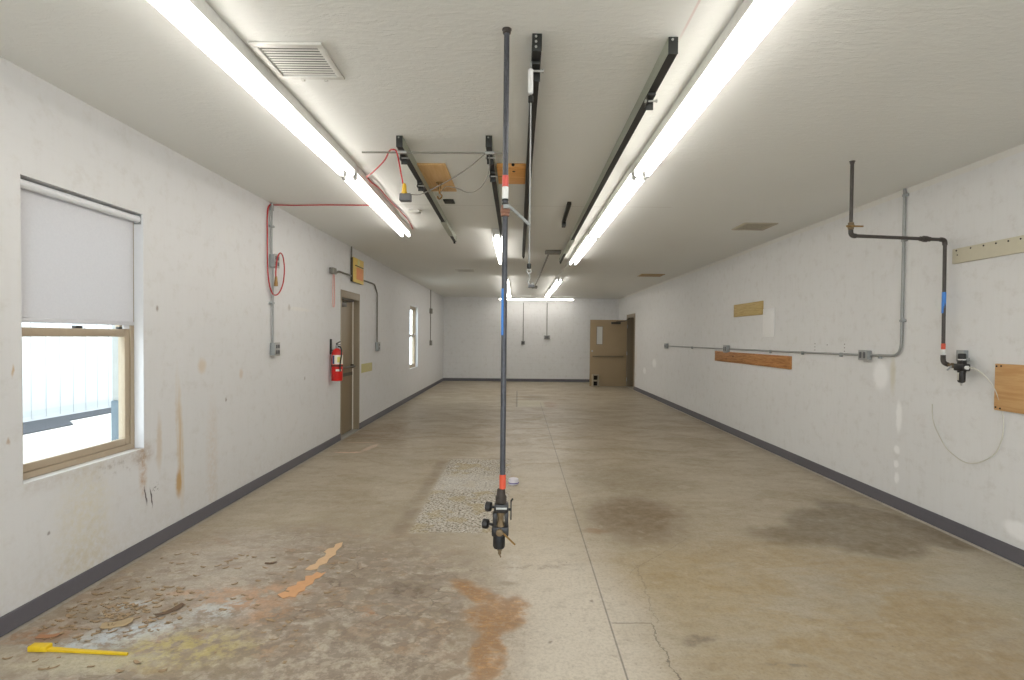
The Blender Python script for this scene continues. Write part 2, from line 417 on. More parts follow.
    k4 = g.mul(g.ramp(g.math('ABSOLUTE', g.math('SUBTRACT', g.add(y, wob), g.add(3.42, g.mul(g.math('SUBTRACT', x, .75), 1.1)))), .006, .002), g.rect(x, y, .7, 1.25, 3.2, 4.1, .03))
    st(k1, .7, (92,82,70)); st(k2, .75, (88,78,68)); st(k3, .45, (104,92,78)); st(k4, .45, (104,92,78))
    # pale caulk line along the baseboards
    st(g.ramp(x, 3.232, 3.246), .85, (228,223,212)); st(g.ramp(x, -2.400, -2.415), .65, (182,177,170))
    c = g.mix(g.mul(g.ramp(n4, .4, .72), .32), c, lin(112,98,80))
    c = g.mix(g.mul(g.ramp(g.noise(P, 9., 6, .72), .5, .68), .30), c, lin(132,117,95))
    c = g.mix(g.mul(g.ramp(g.noise(g.map(P, (4,9,0)), 7., 6, .72), .55, .7), .28), c, lin(206,197,181))
    c = g.mix(g.mul(g.ramp(n3, .35, .65), .14), c, lin(216,208,194))
    rough = g.ramp(smear, .3, .7, .34, .52)
    rough = g.add(rough, g.mul(g.mx(L, A), .35))
    Lb = g.blob(P, -1.45, 2.9, 1.0, 1.0, 0, .5)
    bh = g.mul(g.noise(P, 9., 6, .75), g.add(.35, g.mul(Lb, 1.4)))
    g.bsdf(c, rough, 0, .38, bh, .35, .012)
    return g.m

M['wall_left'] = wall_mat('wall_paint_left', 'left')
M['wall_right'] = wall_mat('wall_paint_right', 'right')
M['wall_back'] = wall_mat('wall_paint_back', 'back')
M['ceiling'] = ceiling_mat()
M['floor'] = floor_mat()

# ------------------------------------------------------------------ mesh builder
class MB:
    def __init__(s): s.bm = bmesh.new()
    def box(s, a, b, bev=0.):
        x0, y0, z0 = (min(a[i], b[i]) for i in range(3)); x1, y1, z1 = (max(a[i], b[i]) for i in range(3))
        v = [s.bm.verts.new(p) for p in ((x0,y0,z0),(x1,y0,z0),(x1,y1,z0),(x0,y1,z0),(x0,y0,z1),(x1,y0,z1),(x1,y1,z1),(x0,y1,z1))]
        fs = [s.bm.faces.new([v[i] for i in q]) for q in ((0,3,2,1),(4,5,6,7),(0,1,5,4),(1,2,6,5),(2,3,7,6),(3,0,4,7))]
        if bev:
            es = list({e for f in fs for e in f.edges})
            bmesh.ops.bevel(s.bm, geom=es, offset=bev, segments=2, affect='EDGES', profile=.5)
        return s
    def prism(s, pts, d):
        """polygon pts (3-D, planar) pushed along vector d"""
        d = Vector(d); a = [s.bm.verts.new(p) for p in pts]; b = [s.bm.verts.new(Vector(p)+d) for p in pts]
        s.bm.faces.new(a); s.bm.faces.new(b[::-1]); n = len(a)
        for i in range(n): s.bm.faces.new((a[i], b[i], b[(i+1) % n], a[(i+1) % n]))
        return s
    def rings(s, rings, cap=True, close=False):
        R = [[s.bm.verts.new(p) for p in r] for r in rings]; n = len(R[0])
        pairs = list(zip(R, R[1:])) + ([(R[-1], R[0])] if close else [])
        for p, q in pairs:
            for i in range(n): s.bm.faces.new((p[i], p[(i+1) % n], q[(i+1) % n], q[i]))
        if cap and not close: s.bm.faces.new(R[0][::-1]); s.bm.faces.new(R[-1])
        return s
    def tube(s, pts, r, n=10, rad=None):
        P = [Vector(p) for p in pts]; up = None; out = []
        for i, p in enumerate(P):
            t = ((P[min(i+1, len(P)-1)]-p).normalized() + (p-P[max(i-1, 0)]).normalized()).normalized()
            if up is None: up = t.orthogonal().normalized()
            up = (up - t*up.dot(t)).normalized(); w = t.cross(up)
            k = rad[i] if rad else r
            out.append([p + (up*math.cos(2*PI*j/n) + w*math.sin(2*PI*j/n))*k for j in range(n)])
        return s.rings(out)
    def lathe(s, prof, c=(0,0,0), axis='Z', n=20):
        c = Vector(c); A = {'X': Vector((1,0,0)), 'Y': Vector((0,1,0)), 'Z': Vector((0,0,1))}[axis] if isinstance(axis, str) else Vector(axis).normalized()
        u = A.orthogonal().normalized(); w = A.cross(u)
        return s.rings([[c + A*h + (u*math.cos(2*PI*j/n) + w*math.sin(2*PI*j/n))*max(r, 1e-4) for j in range(n)] for r, h in prof])
    def build(s, name, mat, parent=None, smooth=40, origin=None):
        bmesh.ops.recalc_face_normals(s.bm, faces=s.bm.faces)
        me = bpy.data.meshes.new(name)
        if parent is not None: off = wloc(parent)
        elif origin is not None: off = Vector(origin)
        else:
            vs = [v.co for v in s.bm.verts]
            off = Vector((sum(v.x for v in vs)/len(vs), sum(v.y for v in vs)/len(vs), min(v.z for v in vs)))
        for v in s.bm.verts: v.co -= off
        for f in s.bm.faces: f.smooth = True
        s.bm.to_mesh(me); s.bm.free()
        me.set_sharp_from_angle(angle=math.radians(smooth))
        me.materials.append(M[mat] if isinstance(mat, str) else mat)
        o = bpy.data.objects.new(name, me); COL.objects.link(o)
        if parent is not None: o.parent = parent; 
        else: o.location = off
        return o
def wloc(o):
    l = Vector(o.location)
    while o.parent: o = o.parent; l += Vector(o.location)
    return l
def tag(o, label, cat, group=None, kind=None):
    o['label'] = label; o['category'] = cat
    if group: o['group'] = group
    if kind: o['kind'] = kind
    return o
def thing(name, loc, label, cat, group=None, kind=None):
    o = bpy.data.objects.new(name, None); o.empty_display_size = .05; o.location = loc; COL.objects.link(o)
    return tag(o, label, cat, group, kind)
def copy_tree(o, parent=None):
    c = o.copy(); COL.objects.link(c); c.parent = parent
    for ch in list(o.children): copy_tree(ch, c)
    return c
def arc(c, r, a0, a1, n, f): return [f(c, r, a0+(a1-a0)*i/n) for i in range(n+1)]
def fillet(pts, r, n=5):
    """polyline with rounded corners"""
    P = [Vector(p) for p in pts]; out = [P[0]]
    for a, b, c in zip(P, P[1:], P[2:]):
        u = (a-b).normalized(); w = (c-b).normalized(); p = b+u*r; q = b+w*r
        for i in range(n+1):
            t = i/n; out.append(p*(1-t)**2 + b*2*t*(1-t) + q*t*t)
    return out + [P[-1]]
def spline(pts, n=8, closed=False):
    P = [Vector(p) for p in pts]; out = []; m = len(P)
    for i in range(m if closed else m-1):
        if closed: a, b, c, d = P[(i-1) % m], P[i], P[(i+1) % m], P[(i+2) % m]
        else: a, b, c, d = P[max(i-1, 0)], P[i], P[i+1], P[min(i+2, m-1)]
        for k in range(n):
            t = k/n
            out.append(.5*((2*b) + (c-a)*t + (2*a-5*b+4*c-d)*t*t + (3*b-a-3*c+d)*t**3))
    if not closed: out.append(P[-1])
    return out

# ------------------------------------------------------------------ room shell
TL, TR = .13, .2
def wall_grid(mb, x0, x1, y0, y1, z0, z1, holes):
    ys = sorted({y0, y1, *[h[0] for h in holes], *[h[1] for h in holes]}); zs = sorted({z0, z1, *[h[2] for h in holes], *[h[3] for h in holes]})
    X = (x0, x1); vd = {}
    def V(x, y, z):
        k = (round(x, 5), round(y, 5), round(z, 5))
        if k not in vd: vd[k] = mb.bm.verts.new((x, y, z))
        return vd[k]
    ny, nz = len(ys)-1, len(zs)-1
    def solid(i, j):
        if i < 0 or j < 0 or i >= ny or j >= nz: return False
        cy, cz = (ys[i]+ys[i+1])/2, (zs[j]+zs[j+1])/2
        return not any(h[0] < cy < h[1] and h[2] < cz < h[3] for h in holes)
    for i in range(ny):
        for j in range(nz):
            if not solid(i, j): continue
            a, b, c, d = ys[i], ys[i+1], zs[j], zs[j+1]
            for x in X: mb.bm.faces.new([V(x, a, c), V(x, b, c), V(x, b, d), V(x, a, d)])
            if not solid(i-1, j): mb.bm.faces.new([V(x0, a, c), V(x1, a, c), V(x1, a, d), V(x0, a, d)])
            if not solid(i+1, j): mb.bm.faces.new([V(x0, b, c), V(x1, b, c), V(x1, b, d), V(x0, b, d)])
            if not solid(i, j-1): mb.bm.faces.new([V(x0, a, c), V(x1, a, c), V(x1, b, c), V(x0, b, c)])
            if not solid(i, j+1): mb.bm.faces.new([V(x0, a, d), V(x1, a, d), V(x1, b, d), V(x0, b, d)])
W1 = (2.706, 3.590, .695, 2.220)
W2_ = (12.42, 13.42, .705, 2.150)
D1 = (7.565, 8.475, 0., 2.085)
D2 = (15.47, 16.53, 0., 2.105)
def S(name, mb, mat, label, cat): return tag(mb.build(name, mat, origin=(0,0,0), smooth=20), label, cat, kind='structure')
S('floor', MB().box((XL-TL, YF, -.12), (XR+TR, YB, 0)), 'floor', 'stained grey and ochre concrete floor of the long room', 'floor')
S('ceiling', MB().box((XL-TL, YF-.2, H), (XR+TR, YB+.2, H+.12)), 'ceiling', 'off-white trowelled ceiling over the whole long room', 'ceiling')
m = MB(); wall_grid(m, XL-TL, XL, YF, YB, 0, H, [W1, W2_, D1]); S('wall_left', m, 'wall_left', 'white painted left wall with two windows and a door', 'wall')
m = MB(); wall_grid(m, XR, XR+TR, YF, YB, 0, H, [D2]); S('wall_right', m, 'wall_right', 'white painted right wall with pipes and boards on it', 'wall')
S('wall_back', MB().box((XL-TL, YB, 0), (XR+TR, YB+.2, H)), 'wall_back', 'white block wall at the far end', 'wall')
m = MB(); m.box((XL-TL, YF-.2, 0), (-2.0, YF, H)); m.box((2.85, YF-.2, 0), (XR+TR, YF, H)); m.box((-2.0, YF-.2, 2.45), (2.85, YF, H))  # unseen wall; its wide opening is added to admit daylight
S('wall_front', m, 'wall_back', 'white wall behind the camera with a doorway added to let daylight in', 'wall')
def bb(name, a, b, label): S(name, MB().box(a, b, .004), 'baseboard', label, 'baseboard')
bb('baseboard_left', (XL, YF, .004), (XL+.012, D1[0]-.005, .097), 'dark grey vinyl baseboard between the near window wall and left door')
bb('baseboard_left_far', (XL, D1[1]+.005, .004), (XL+.012, YB, .097), 'dark grey vinyl baseboard from left door to far corner')
bb('baseboard_back', (XL+.012, YB-.012, .004), (XR-.012, YB, .097), 'dark grey vinyl baseboard along the far end wall')
bb('baseboard_right', (XR-.012, YF, .004), (XR, D2[0]-.06, .107), 'dark grey vinyl baseboard along the right wall')
# unseen passage box added behind the open door to stop sky light
m = MB()
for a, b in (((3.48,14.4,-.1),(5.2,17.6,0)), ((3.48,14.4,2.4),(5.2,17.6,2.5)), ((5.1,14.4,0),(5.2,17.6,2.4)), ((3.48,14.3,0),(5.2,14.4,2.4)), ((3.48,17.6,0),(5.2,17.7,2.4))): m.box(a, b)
S('wall_passage_added', m, 'hall_paint', 'unseen passage box added behind the open back door against sky light', 'wall')

# ------------------------------------------------------------------ windows
def window(name, w, label, shade=False, upper=1.45):
    y0, y1, z0, z1 = w; xi = XL-.062; xo = XL-TL-.012; e = .002
    r = thing(name, (XL-.08, (y0+y1)/2, z0), label, 'window', kind='structure')
    f = MB(); t = .036
    f.box((xo, y0+e, z0+e), (xi, y0+t, z1-e)); f.box((xo, y1-t, z0+e), (xi, y1-e, z1-e))
    f.box((xo, y0+t, z0+e), (xi, y1-t, z0+t)); f.box((xo, y0+t, z1-t), (xi, y1-t, z1-e)); f.build('window_frame', 'window_tan', r)
    def sash(nm, x0, x1, za, zb, s, bot, top):
        q = MB(); a, b = y0+t+.001, y1-t-.001
        q.box((x0, a, za), (x1, a+s, zb), .003); q.box((x0, b-s, za), (x1, b, zb), .003)
        q.box((x0, a+s, za), (x1, b-s, za+bot), .003); q.box((x0, a+s, zb-top), (x1, b-s, zb), .003)
        so = q.build(nm, 'window_tan', r)
        xm = (x0+x1)/2
        MB().box((xm-.003, a+s-.004, za+bot-.004), (xm+.003, b-s+.004, zb-top+.004)).build('glass_pane', 'glass', so)
        return so
    lo = sash('lower_sash', XL-.098, XL-.068, z0+t+.001, upper+.025, .042, .042, .048)
    sash('upper_sash', XL-.134, XL-.104, upper-.02, z1-t-.001, .036, .036, .036)
    for yy in ((y0+y1)/2-.02, y1-.12):
        MB().box((XL-.097, yy, upper+.025), (XL-.072, yy+.05, upper+.040), .003).build('sash_lock', 'window_track', lo)
    MB().box((XL-.066, y1-.105, upper+.026), (XL-.058, y1-.05, upper+.062), .003).build('tilt_latch', 'white_vinyl', lo)
    # white painted plaster returns
    q = MB(); q.box((xi+.001, y1-.004, z0+.001), (XL-.001, y1-.0005, z1-.001)); q.build('reveal_lining', 'white_vinyl', r)
    return r
window('window_1', W1, 'tan framed sash window nearest on the left wall, lower pane showing white siding', upper=1.448)
window('window_2', W2_, 'narrow looking far sash window on left wall beyond the door', upper=1.455)
s = thing('roller_shade', (XL-.035, (W1[0]+W1[1])/2, 2.19), 'pale grey roller shade pulled halfway down the near left window', 'shade')
MB().lathe([(.006,-.436),(.022,-.434),(.022,.42),(.024,.421),(.024,.43),(.006,.432)], (XL-.034, (W1[0]+W1[1])/2, 2.186), 'Y', 24).build('roller', 'white_vinyl', s)
m = MB(); m.box((XL-.055, W1[0]+.012, 1.515), (XL-.053, W1[1]-.022, 2.19)); m.build('shade_cloth', 'shade', s)
MB().box((XL-.060, W1[0]+.010, 1.498), (XL-.048, W1[1]-.020, 1.522), .004).build('hem_bar', 'shade', s)
for yy in (W1[0]+.004, W1[1]-.010): MB().box((XL-.055, yy, 2.155), (XL-.012, yy+.005, 2.217)).build('bracket', 'zinc', s)

# outside the near window
def out(name, mb, mat, label, cat): return tag(mb.build(name, mat, origin=(0,0,-.1)), label, cat, kind='structure')
out('apron_ground', MB().box((XL-TL-.01, -25, -.25), (12, YF-.2, -.1)), 'yard_concrete', 'pale concrete apron outside the added doorway behind the camera', 'ground')  # unseen ground laid out in front of the added doorway
out('yard_ground', MB().box((-14, -25, -.25), (XL-TL-.01, 30, -.1)), 'yard_concrete', 'sunlit pale concrete yard outside the near window', 'ground')
m = MB(); m.prism([(-8.36,2,-.098),(-7.35,2,-.098),(-7.45,9.2,-.098),(-7.85,9.6,-.098),(-8.0,20,-.098),(-8.36,20,-.098)], (0,0,.02)); out('asphalt_strip', m, 'asphalt', 'dark asphalt strip along the white metal building outside', 'ground')
b = thing('metal_building', (-8.5, 11, -.1), 'white ribbed metal building across the yard outside the window', 'building')
MB().box((-8.9, 1, -.1), (-8.42, 24, 4.2)).build('wall_panel', 'metal_siding', b)
m = MB()
for k in range(76): m.box((-8.42, 1.1+k*.30, -.05), (-8.408, 1.16+k*.30, 4.2))
m.build('ribs', 'metal_siding', b)
d = thing('post', (-2.66, 3.66, -.1), 'blue grey downspout outside the right edge of near window', 'post')  # blue grey upright just outside the pane
MB().box((-2.70, 3.64, -.1), (-2.63, 3.72, 1.0), .008).build('post_base', 'post', d)
MB().box((-2.695, 3.645, 1.0), (-2.632, 3.715, 3.0), .008).build('pipe', 'conduit', d)

# ------------------------------------------------------------------ left door
r = thing('door_1', (XL-.05, (D1[0]+D1[1])/2, 0), 'closed brown steel door in the left wall behind the fire extinguisher', 'door', kind='structure')
y0, y1, _, z1 = D1
m = MB(); e = .002
m.box((XL-TL, y0+e, .002), (XL+.004, y0+.045, z1-e), .003); m.box((XL-TL, y1-.045, .002), (XL+.004, y1-e, z1-e), .003)
m.box((XL-TL, y0+.045, z1-.105), (XL+.004, y1-.045, z1-e), .003)
m.build('door_frame', 'frame_tan', r)
slab = MB().box((XL-.128, y0+.050, .012), (XL-.088, y1-.075, z1-.11), .002).build('door_slab', 'door_olive', r)
MB().box((XL-.125, y1-.074, .01), (XL-.080, y1-.046, z1-.11)).build('pale_edge_strip', 'pale_edge_strip', r)  # pale strip along the far edge of the slab
m = MB(); m.tube([(XL-.045, y0+.10, .985), (XL-.045, y1-.09, .985)], .016, 10); m.box((XL-.088, y0+.10, .955), (XL-.05, y0+.17, 1.015), .005); m.box((XL-.088, y1-.17, .955), (XL-.05, y1-.10, 1.015), .005)
m.build('push_bar', 'push_bar', slab)
MB().box((XL-.0885, y0+.06, .85), (XL-.084, y1-.08, .90)).build('kick_strip', 'push_bar', slab)
m = MB(); m.box((XL-.088, y0+.12, 1.86), (XL-.03, y0+.38, 1.92), .006); m.tube([(XL-.045, y0+.25, 1.925), (XL-.015, y0+.50, 1.945), (XL-.02, y1-.25, 1.965)], .010, 8)
m.build('door_closer', 'push_bar', slab)
MB().box((XL-.12, y0+.046, .0005), (XL+.015, y1-.046, .011), .003).build('threshold', 'bare_steel', r)

# ------------------------------------------------------------------ back right door, standing open
r = thing('door_2', (XR, 16.45, 0), 'open tan steel door with narrow glass at the far right', 'door', kind='structure')
y0, y1, _, z1 = D2
m = MB()
m.box((XR-.012, y0-.05, .002), (XR-.001, y0+.05, z1+.05)); m.box((XR-.012, y1-.05, .002), (XR-.001, y1+.05, z1+.05)); m.box((XR-.012, y0+.05, z1-.05), (XR-.001, y1-.05, z1+.05))
m.box((XR+.001, y0+e, .002), (XR+TR, y0+.04, z1-e)); m.box((XR+.001, y1-.04, .002), (XR+TR, y1-e, z1-e)); m.box((XR+.001, y0+.04, z1-.04), (XR+TR, y1-.04, z1-e))
m.box((XR+.07, y1-.055, .002), (XR+.10, y1-.04, z1-.04)); m.build('door_frame', 'frame_tan', r)
ly0, ly1 = 16.445, 16.490; lx0, lx1 = 2.155, 3.250
m = MB(); gx0, gx1, gz0, gz1 = lx0+.20, lx0+.365, 1.27, 1.79
m.box((lx0, ly0, .015), (lx1, ly1, gz0)); m.box((lx0, ly0, gz1), (lx1, ly1, 1.995)); m.box((lx0, ly0, gz0), (gx0, ly1, gz1)); m.box((gx1, ly0, gz0), (lx1, ly1, gz1))
leaf = m.build('door_leaf', 'door_tan', r)
MB().box((gx0, ly0+.016, gz0), (gx1, ly1-.016, gz1)).build('vision_panel', 'lite', leaf)
m = MB()
for a, c in (((gx0-.02, ly0-.006, gz0-.02), (gx0, ly0, gz1+.02)), ((gx1, ly0-.006, gz0-.02), (gx1+.02, ly0, gz1+.02)), ((gx0, ly0-.006, gz0-.02), (gx1, ly0, gz0)), ((gx0, ly0-.006, gz1), (gx1, ly0, gz1+.02))): m.box(a, c)
m.build('panel_frame', 'frame_tan', leaf)
m = MB(); m.box((lx0+.07, ly0-.03, .885), (lx1-.10, ly0-.0005, .925), .004); m.tube([(lx0+.12, ly0-.055, .905), (lx1-.16, ly0-.055, .905)], .014, 8)
for xx in (lx0+.12, lx1-.16): m.tube([(xx, ly0-.055, .905), (xx, ly0-.001, .905)], .013, 8)
m.build('push_bar', 'door_olive', leaf)
m = MB(); m.lathe([(.004,-.05),(.024,-.046),(.026,-.03),(.012,-.022),(.012,-.006),(.03,-.005),(.03,0)], (lx0+.065, ly0, 1.06), 'Y', 16); m.build('door_knob', 'bare_steel', leaf)
m = MB(); m.box((lx0+.62, ly0-.055, 1.87), (lx0+.90, ly0-.0005, 1.935), .008); m.tube([(lx0+.76, ly0-.03, 1.94), (lx1-.08, ly0-.10, 1.965), (XR-.02, ly0-.35, 2.03)], .010, 8); m.build('door_closer', 'push_bar', leaf)
for zz in (.22, 1.0, 1.80):
    MB().tube([(lx1+.008, ly0-.006, zz-.055), (lx1+.008, ly0-.006, zz+.055)], .011, 8).build('hinge', 'bare_steel', leaf)
b = thing('concrete_block', (2.31, 16.33, 0), 'small two-hole concrete block standing on end against the open door', 'block')
m = MB(); w = .022; x0, x1, ya, yb, h = 2.215, 2.405, 16.24, 16.425, .37
m.box((x0, ya, .002), (x0+w+.01, yb, h)); m.box((x1-w-.01, ya, .002), (x1, yb, h)); m.box((x0+w+.01, ya, .002), (x1-w-.01, yb, .035)); m.box((x0+w+.01, ya, h-.033), (x1-w-.01, yb, h)); m.box((x0+w+.01, ya, h/2-.018), (x1-w-.01, yb, h/2+.018))
m.build('shell', 'cmu', b)
MB().box((x0+w+.01, yb-.02, .035), (x1-w-.01, yb-.005, h-.033)).build('core_shade', 'hole_dark', b)  # dark sheet paints the shade inside the block's holes

# ------------------------------------------------------------------ fluorescent fixtures
ZL = 2.650
def make_fixture(label, lit=True):
    r = thing('fluorescent_fixture', (0, 0, H), label, 'ceiling light', 'bare-lamp fluorescent strips on the ceiling')
    L = 1.215
    pts = [(-.056,-L,H-.001),(-.061,-L,H-.060),(-.061,-L,H-.067),(.061,-L,H-.067),(.061,-L,H-.060),(.056,-L,H-.001)]
    MB().prism(pts, (0, 2*L, 0)).build('housing', 'white_enamel', r, smooth=15)
    for s in (-1, 1):
        if lit: MB().lathe([(.010,-1.175),(.018,-1.170),(.019,-1.15),(.019,1.15),(.018,1.170),(.010,1.175)], (s*.040, 0, ZL), 'Y', 12).build('lamp', 'lamp', r)
        for e_ in (-1, 1):
            y = e_*1.198
            MB().box((s*.040-.014, y-.020, ZL-.024), (s*.040+.014, y+.008, H-.066), .004).build('lamp_socket', 'bare_steel', r)
    return r
fx = make_fixture('x')
un = make_fixture('two-socket fluorescent strip left without lamps between lit fixtures, far right row', False)
fix = [
 ((-1.283, 2.93), 0, 'near left fluorescent strip beside the return air grille'),
 ((-1.322, 5.40), .028, 'left row second fluorescent strip with red cord along it'),
 ((.900, 2.87), .004, 'nearest right fluorescent strip crossing the top edge of the photo'),
 ((.887, 5.32), 0, 'right row fluorescent strip second from the front, beside the black track'),
 ((.880, 7.76), 0, 'right row third fluorescent strip, beside the far end of the black track'),
 ((.862, 12.72), 0, 'far right row fluorescent strip just beyond the lampless one'),
 ((.845, 15.17), 0, 'right row last fluorescent strip before the crosswise one'),
 ((-.262, 7.80), 0, 'middle row fluorescent strip just left of the hanging pipe'),
 ((-.275, 12.72), 0, 'far middle row fluorescent strip partly hidden by the hanging pipe'),
 ((-.285, 15.17), 0, 'middle row last fluorescent strip before the crosswise one'),
 ((.565, 17.45), PI/2, 'crosswise fluorescent strip in front of the far end wall'),
 ((-1.283, .47), 0, 'added left row fluorescent strip overhead beside the camera, out of view'),  # unseen fixture added to light the near end
 ((.905, .42), 0, 'added right row fluorescent strip overhead beside the camera, out of view'),  # second unseen fixture, likewise added for its light
]
for i, ((x, y), a, lab) in enumerate(fix):
    o = fx if i == 0 else copy_tree(fx)
    o.location = (x, y, H); o.rotation_euler = (0, 0, a); o['label'] = lab
un.location = (.872, 10.27, H)

# ------------------------------------------------------------------ ceiling grilles
g = thing('air_grille', (-1.04, 2.615, H), 'white louvered air grille on ceiling beside the near left light', 'vent')
gx0, gx1, gy0, gy1 = -1.205, -.880, 2.450, 2.785
m = MB(); t = .03; zz = H-.014
m.box((gx0, gy0, zz), (gx1, gy0+t, H-.001), .004); m.box((gx0, gy1-t, zz), (gx1, gy1, H-.001), .004); m.box((gx0, gy0+t, zz), (gx0+t, gy1-t, H-.001), .004); m.box((gx1-t, gy0+t, zz), (gx1, gy1-t, H-.001), .004)
m.build('frame', 'grille_white', g)
MB().box((gx0+t, gy0+t, H-.0018), (gx1-t, gy1-t, H-.001)).build('recess_shade', 'grille_dark', g)  # dark sheet stands for the shaded recess behind the louvers
for k in range(12):
    yy = gy0+t+.008+k*.0228
    MB().prism([(gx0+t, yy, H-.0030), (gx0+t, yy+.0015, H-.0030), (gx0+t, yy+.0095, H-.0062), (gx0+t, yy+.008, H-.0068)], (gx1-gx0-2*t, 0, 0)).build('louver', 'grille_white', g)
for xx in (-1.10, -.985): MB().box((xx, gy1-.004, H-.020), (xx+.018, gy1+.010, H-.001), .003).build('clip', 'grille_white', g)
def diffuser(x0, x1, y0, y1, label, mat):
    g = thing('ceiling_diffuser', ((x0+x1)/2, (y0+y1)/2, H), label, 'vent', 'small ceiling diffusers')
    m = MB(); t = .035
    m.box((x0, y0, H-.012), (x1, y0+t, H-.001)); m.box((x0, y1-t, H-.012), (x1, y1, H-.001)); m.box((x0, y0+t, H-.012), (x0+t, y1-t, H-.001)); m.box((x1-t, y0+t, H-.012), (x1, y1-t, H-.001)); m.build('frame', mat, g)
    MB().box((x0+t, y0+t, H-.004), (x1-t, y1-t, H-.001)).build('recess_shade', 'grille_dark', g)  # same dark sheet painted in for recess shade
    n = 7
    for k in range(n):
        yy = y0+t+.01+k*(y1-y0-2*t-.02)/n
        MB().prism([(x0+t, yy, H-.005), (x0+t, yy+.002, H-.005), (x0+t, yy+.014, H-.009), (x0+t, yy+.012, H-.009)], (x1-x0-2*t, 0, 0)).build('louver', mat, g)
diffuser(2.49, 2.86, 6.10, 6.48, 'small tan ceiling diffuser nearest to the right wall pipes', 'grille_dusty')
diffuser(2.45, 2.92, 11.0, 11.4, 'far ceiling diffuser near the right wall and open door', 'flake_beige')
diffuser(-1.22, -.86, 10.5, 10.85, 'pale ceiling diffuser beyond the left row of lights', 'grille_white')

# ------------------------------------------------------------------ black ceiling tracks
def channel(x, y0, y1, w=.040, h=.070, dx=0.):
    t = .004; z1 = H-.001; z0 = H-h; a = w/2
    p = [(-a,z1),(a,z1),(a,z0),(a-.010,z0),(a-.010,z0+t),(a-t,z0+t),(a-t,z1-t),(-a+t,z1-t),(-a+t,z0+t),(-a+.010,z0+t),(-a+.010,z0),(-a,z0)]
    m = MB(); m.prism([(x+q[0], y0, q[1]) for q in p], (dx, y1-y0, 0)); return m
def track(x, y0, y1, label, dx=0., trolley=None, sleeve=None, side='lit_track_steel', bolts=1):
    r = thing('ceiling_track', (x, (y0+y1)/2, H), label, 'ceiling track', 'black steel trolley tracks screwed to the ceiling')
    channel(x, y0, y1, dx=dx).build('rail', side, r, smooth=15)
    e = MB(); e.box((x-.021, y0-.005, H-.074), (x+.021, y0, H-.001), .002); ep = e.build('end_plate', 'black_steel', r)
    for k in range(bolts):
        MB().lathe([(.0055,-.004),(.0055,0)], (x-.004, y0-.005, H-.014-.022*k), 'Y', 6).build('bolt', 'bare_steel', ep)
    xe = x+dx
    e = MB(); e.box((xe-.022, y1, H-.074), (xe+.022, y1+.006, H-.001), .002); e.box((xe-.012, y1-.03, H-.098), (xe+.012, y1+.01, H-.074), .003); e.build('end_stop', 'black_steel', r)
    MB().prism([(x-.0195, y0+.001, H-.0725), (x+.0195, y0+.001, H-.0725), (x+.0195, y0+.001, H-.0702), (x-.0195, y0+.001, H-.0702)], (dx, y1-y0-.002, 0)).build('underside_shade', 'black_rubber', r)  # black strip painted in for the shaded underside of the channel
    for ty in (trolley or []):
        xt = x+dx*(ty-y0)/(y1-y0)
        q = MB(); q.box((xt-.018, ty-.05, H-.088), (xt+.018, ty+.05, H-.071), .003); q.box((xt-.020, ty-.03, H-.118), (xt-.014, ty+.03, H-.074), .002); q.box((xt-.02, ty+.012, H-.135), (xt+.02, ty+.018, H-.088), .002)
        tr = q.build('trolley', 'black_steel', r)
        q = MB(); q.lathe([(.004,-.03),(.009,-.028),(.009,-.02),(.005,-.018),(.005,.026),(.008,.028),(.008,.034)], (xt, ty-.01, H-.10), 'X', 10); q.build('axle_bolt', 'bare_steel', tr)
    if sleeve:
        a, b_ = sleeve; xa = x+dx*(a-y0)/(y1-y0); xb = x+dx*(b_-y0)/(y1-y0)
        MB().prism([(xa-.028, a, H-.075), (xa+.028, a, H-.075), (xa+.028, a, H-.045), (xa-.028, a, H-.045)], (xb-xa, b_-a, 0)).build('splice_sleeve', 'lit_track_steel', r)
    return r
track(-.778, 3.575, 7.10, 'black ceiling track left of the plywood square', -.05, [3.72, 4.40], (5.9, 6.7))
track(-.200, 3.560, 7.20, 'short black ceiling track left of the hanging pipe and wood block', -.008, [3.70, 4.12])
track(.068, 2.370, 8.35, 'long middle black ceiling track with the hook rod hanging from it', 0., [2.50], None, 'black_steel', 3)
track(.652, 2.385, 8.92, 'long black ceiling track beside the right row of lights', .022, [2.80], (6.9, 8.0))
r = thing('track_stub', (.48, 5.6, H), 'short stub of black track between the two long tracks', 'ceiling track')
channel(.474, 5.25, 6.15, .036, .03, .016).build('rail', 'black_steel', r, smooth=15)
m = MB(); m.box((.470, 6.02, H-.075), (.510, 6.12, H-.031), .004); m.build('end_stop', 'black_steel', r)

# cross rod with cables
r = thing('strap_rod', (-.58, 3.66, 2.66), 'thin grey rod crossing under the two left tracks', 'rod')
MB().tube([(-1.045, 3.665, 2.660), (-.115, 3.655, 2.660)], .006, 8).build('rod', 'conduit_shaded', r)
for xx in (-.778, -.20): MB().box((xx-.03, 3.645, 2.652), (xx+.03, 3.675, 2.670), .003).build('clamp', 'bare_steel', r)
c = thing('power_cable', (-.76, 3.66, 2.35), 'red drop cord from left light ending in a grey box', 'cord')
pts = spline([(-1.224,4.42,2.715),(-1.205,4.36,2.700),(-1.17,4.26,2.675),(-1.08,4.08,2.655),(-.95,3.88,2.675),(-.88,3.73,2.690),(-.845,3.665,2.680),(-.815,3.655,2.665),(-.795,3.655,2.58),(-.770,3.655,2.45)], 6)
MB().tube(pts, .0055, 6).build('cord', 'red_cord', c)
MB().lathe([(.009,.07),(.014,.055),(.016,.02),(.020,.012),(.020,0)], (-.762, 3.655, 2.385), 'Z', 12).build('plug', 'yellow_plastic', c)
MB().box((-.792, 3.635, 2.338), (-.716, 3.685, 2.388), .006).build('outlet_box', 'grey_plastic', c)
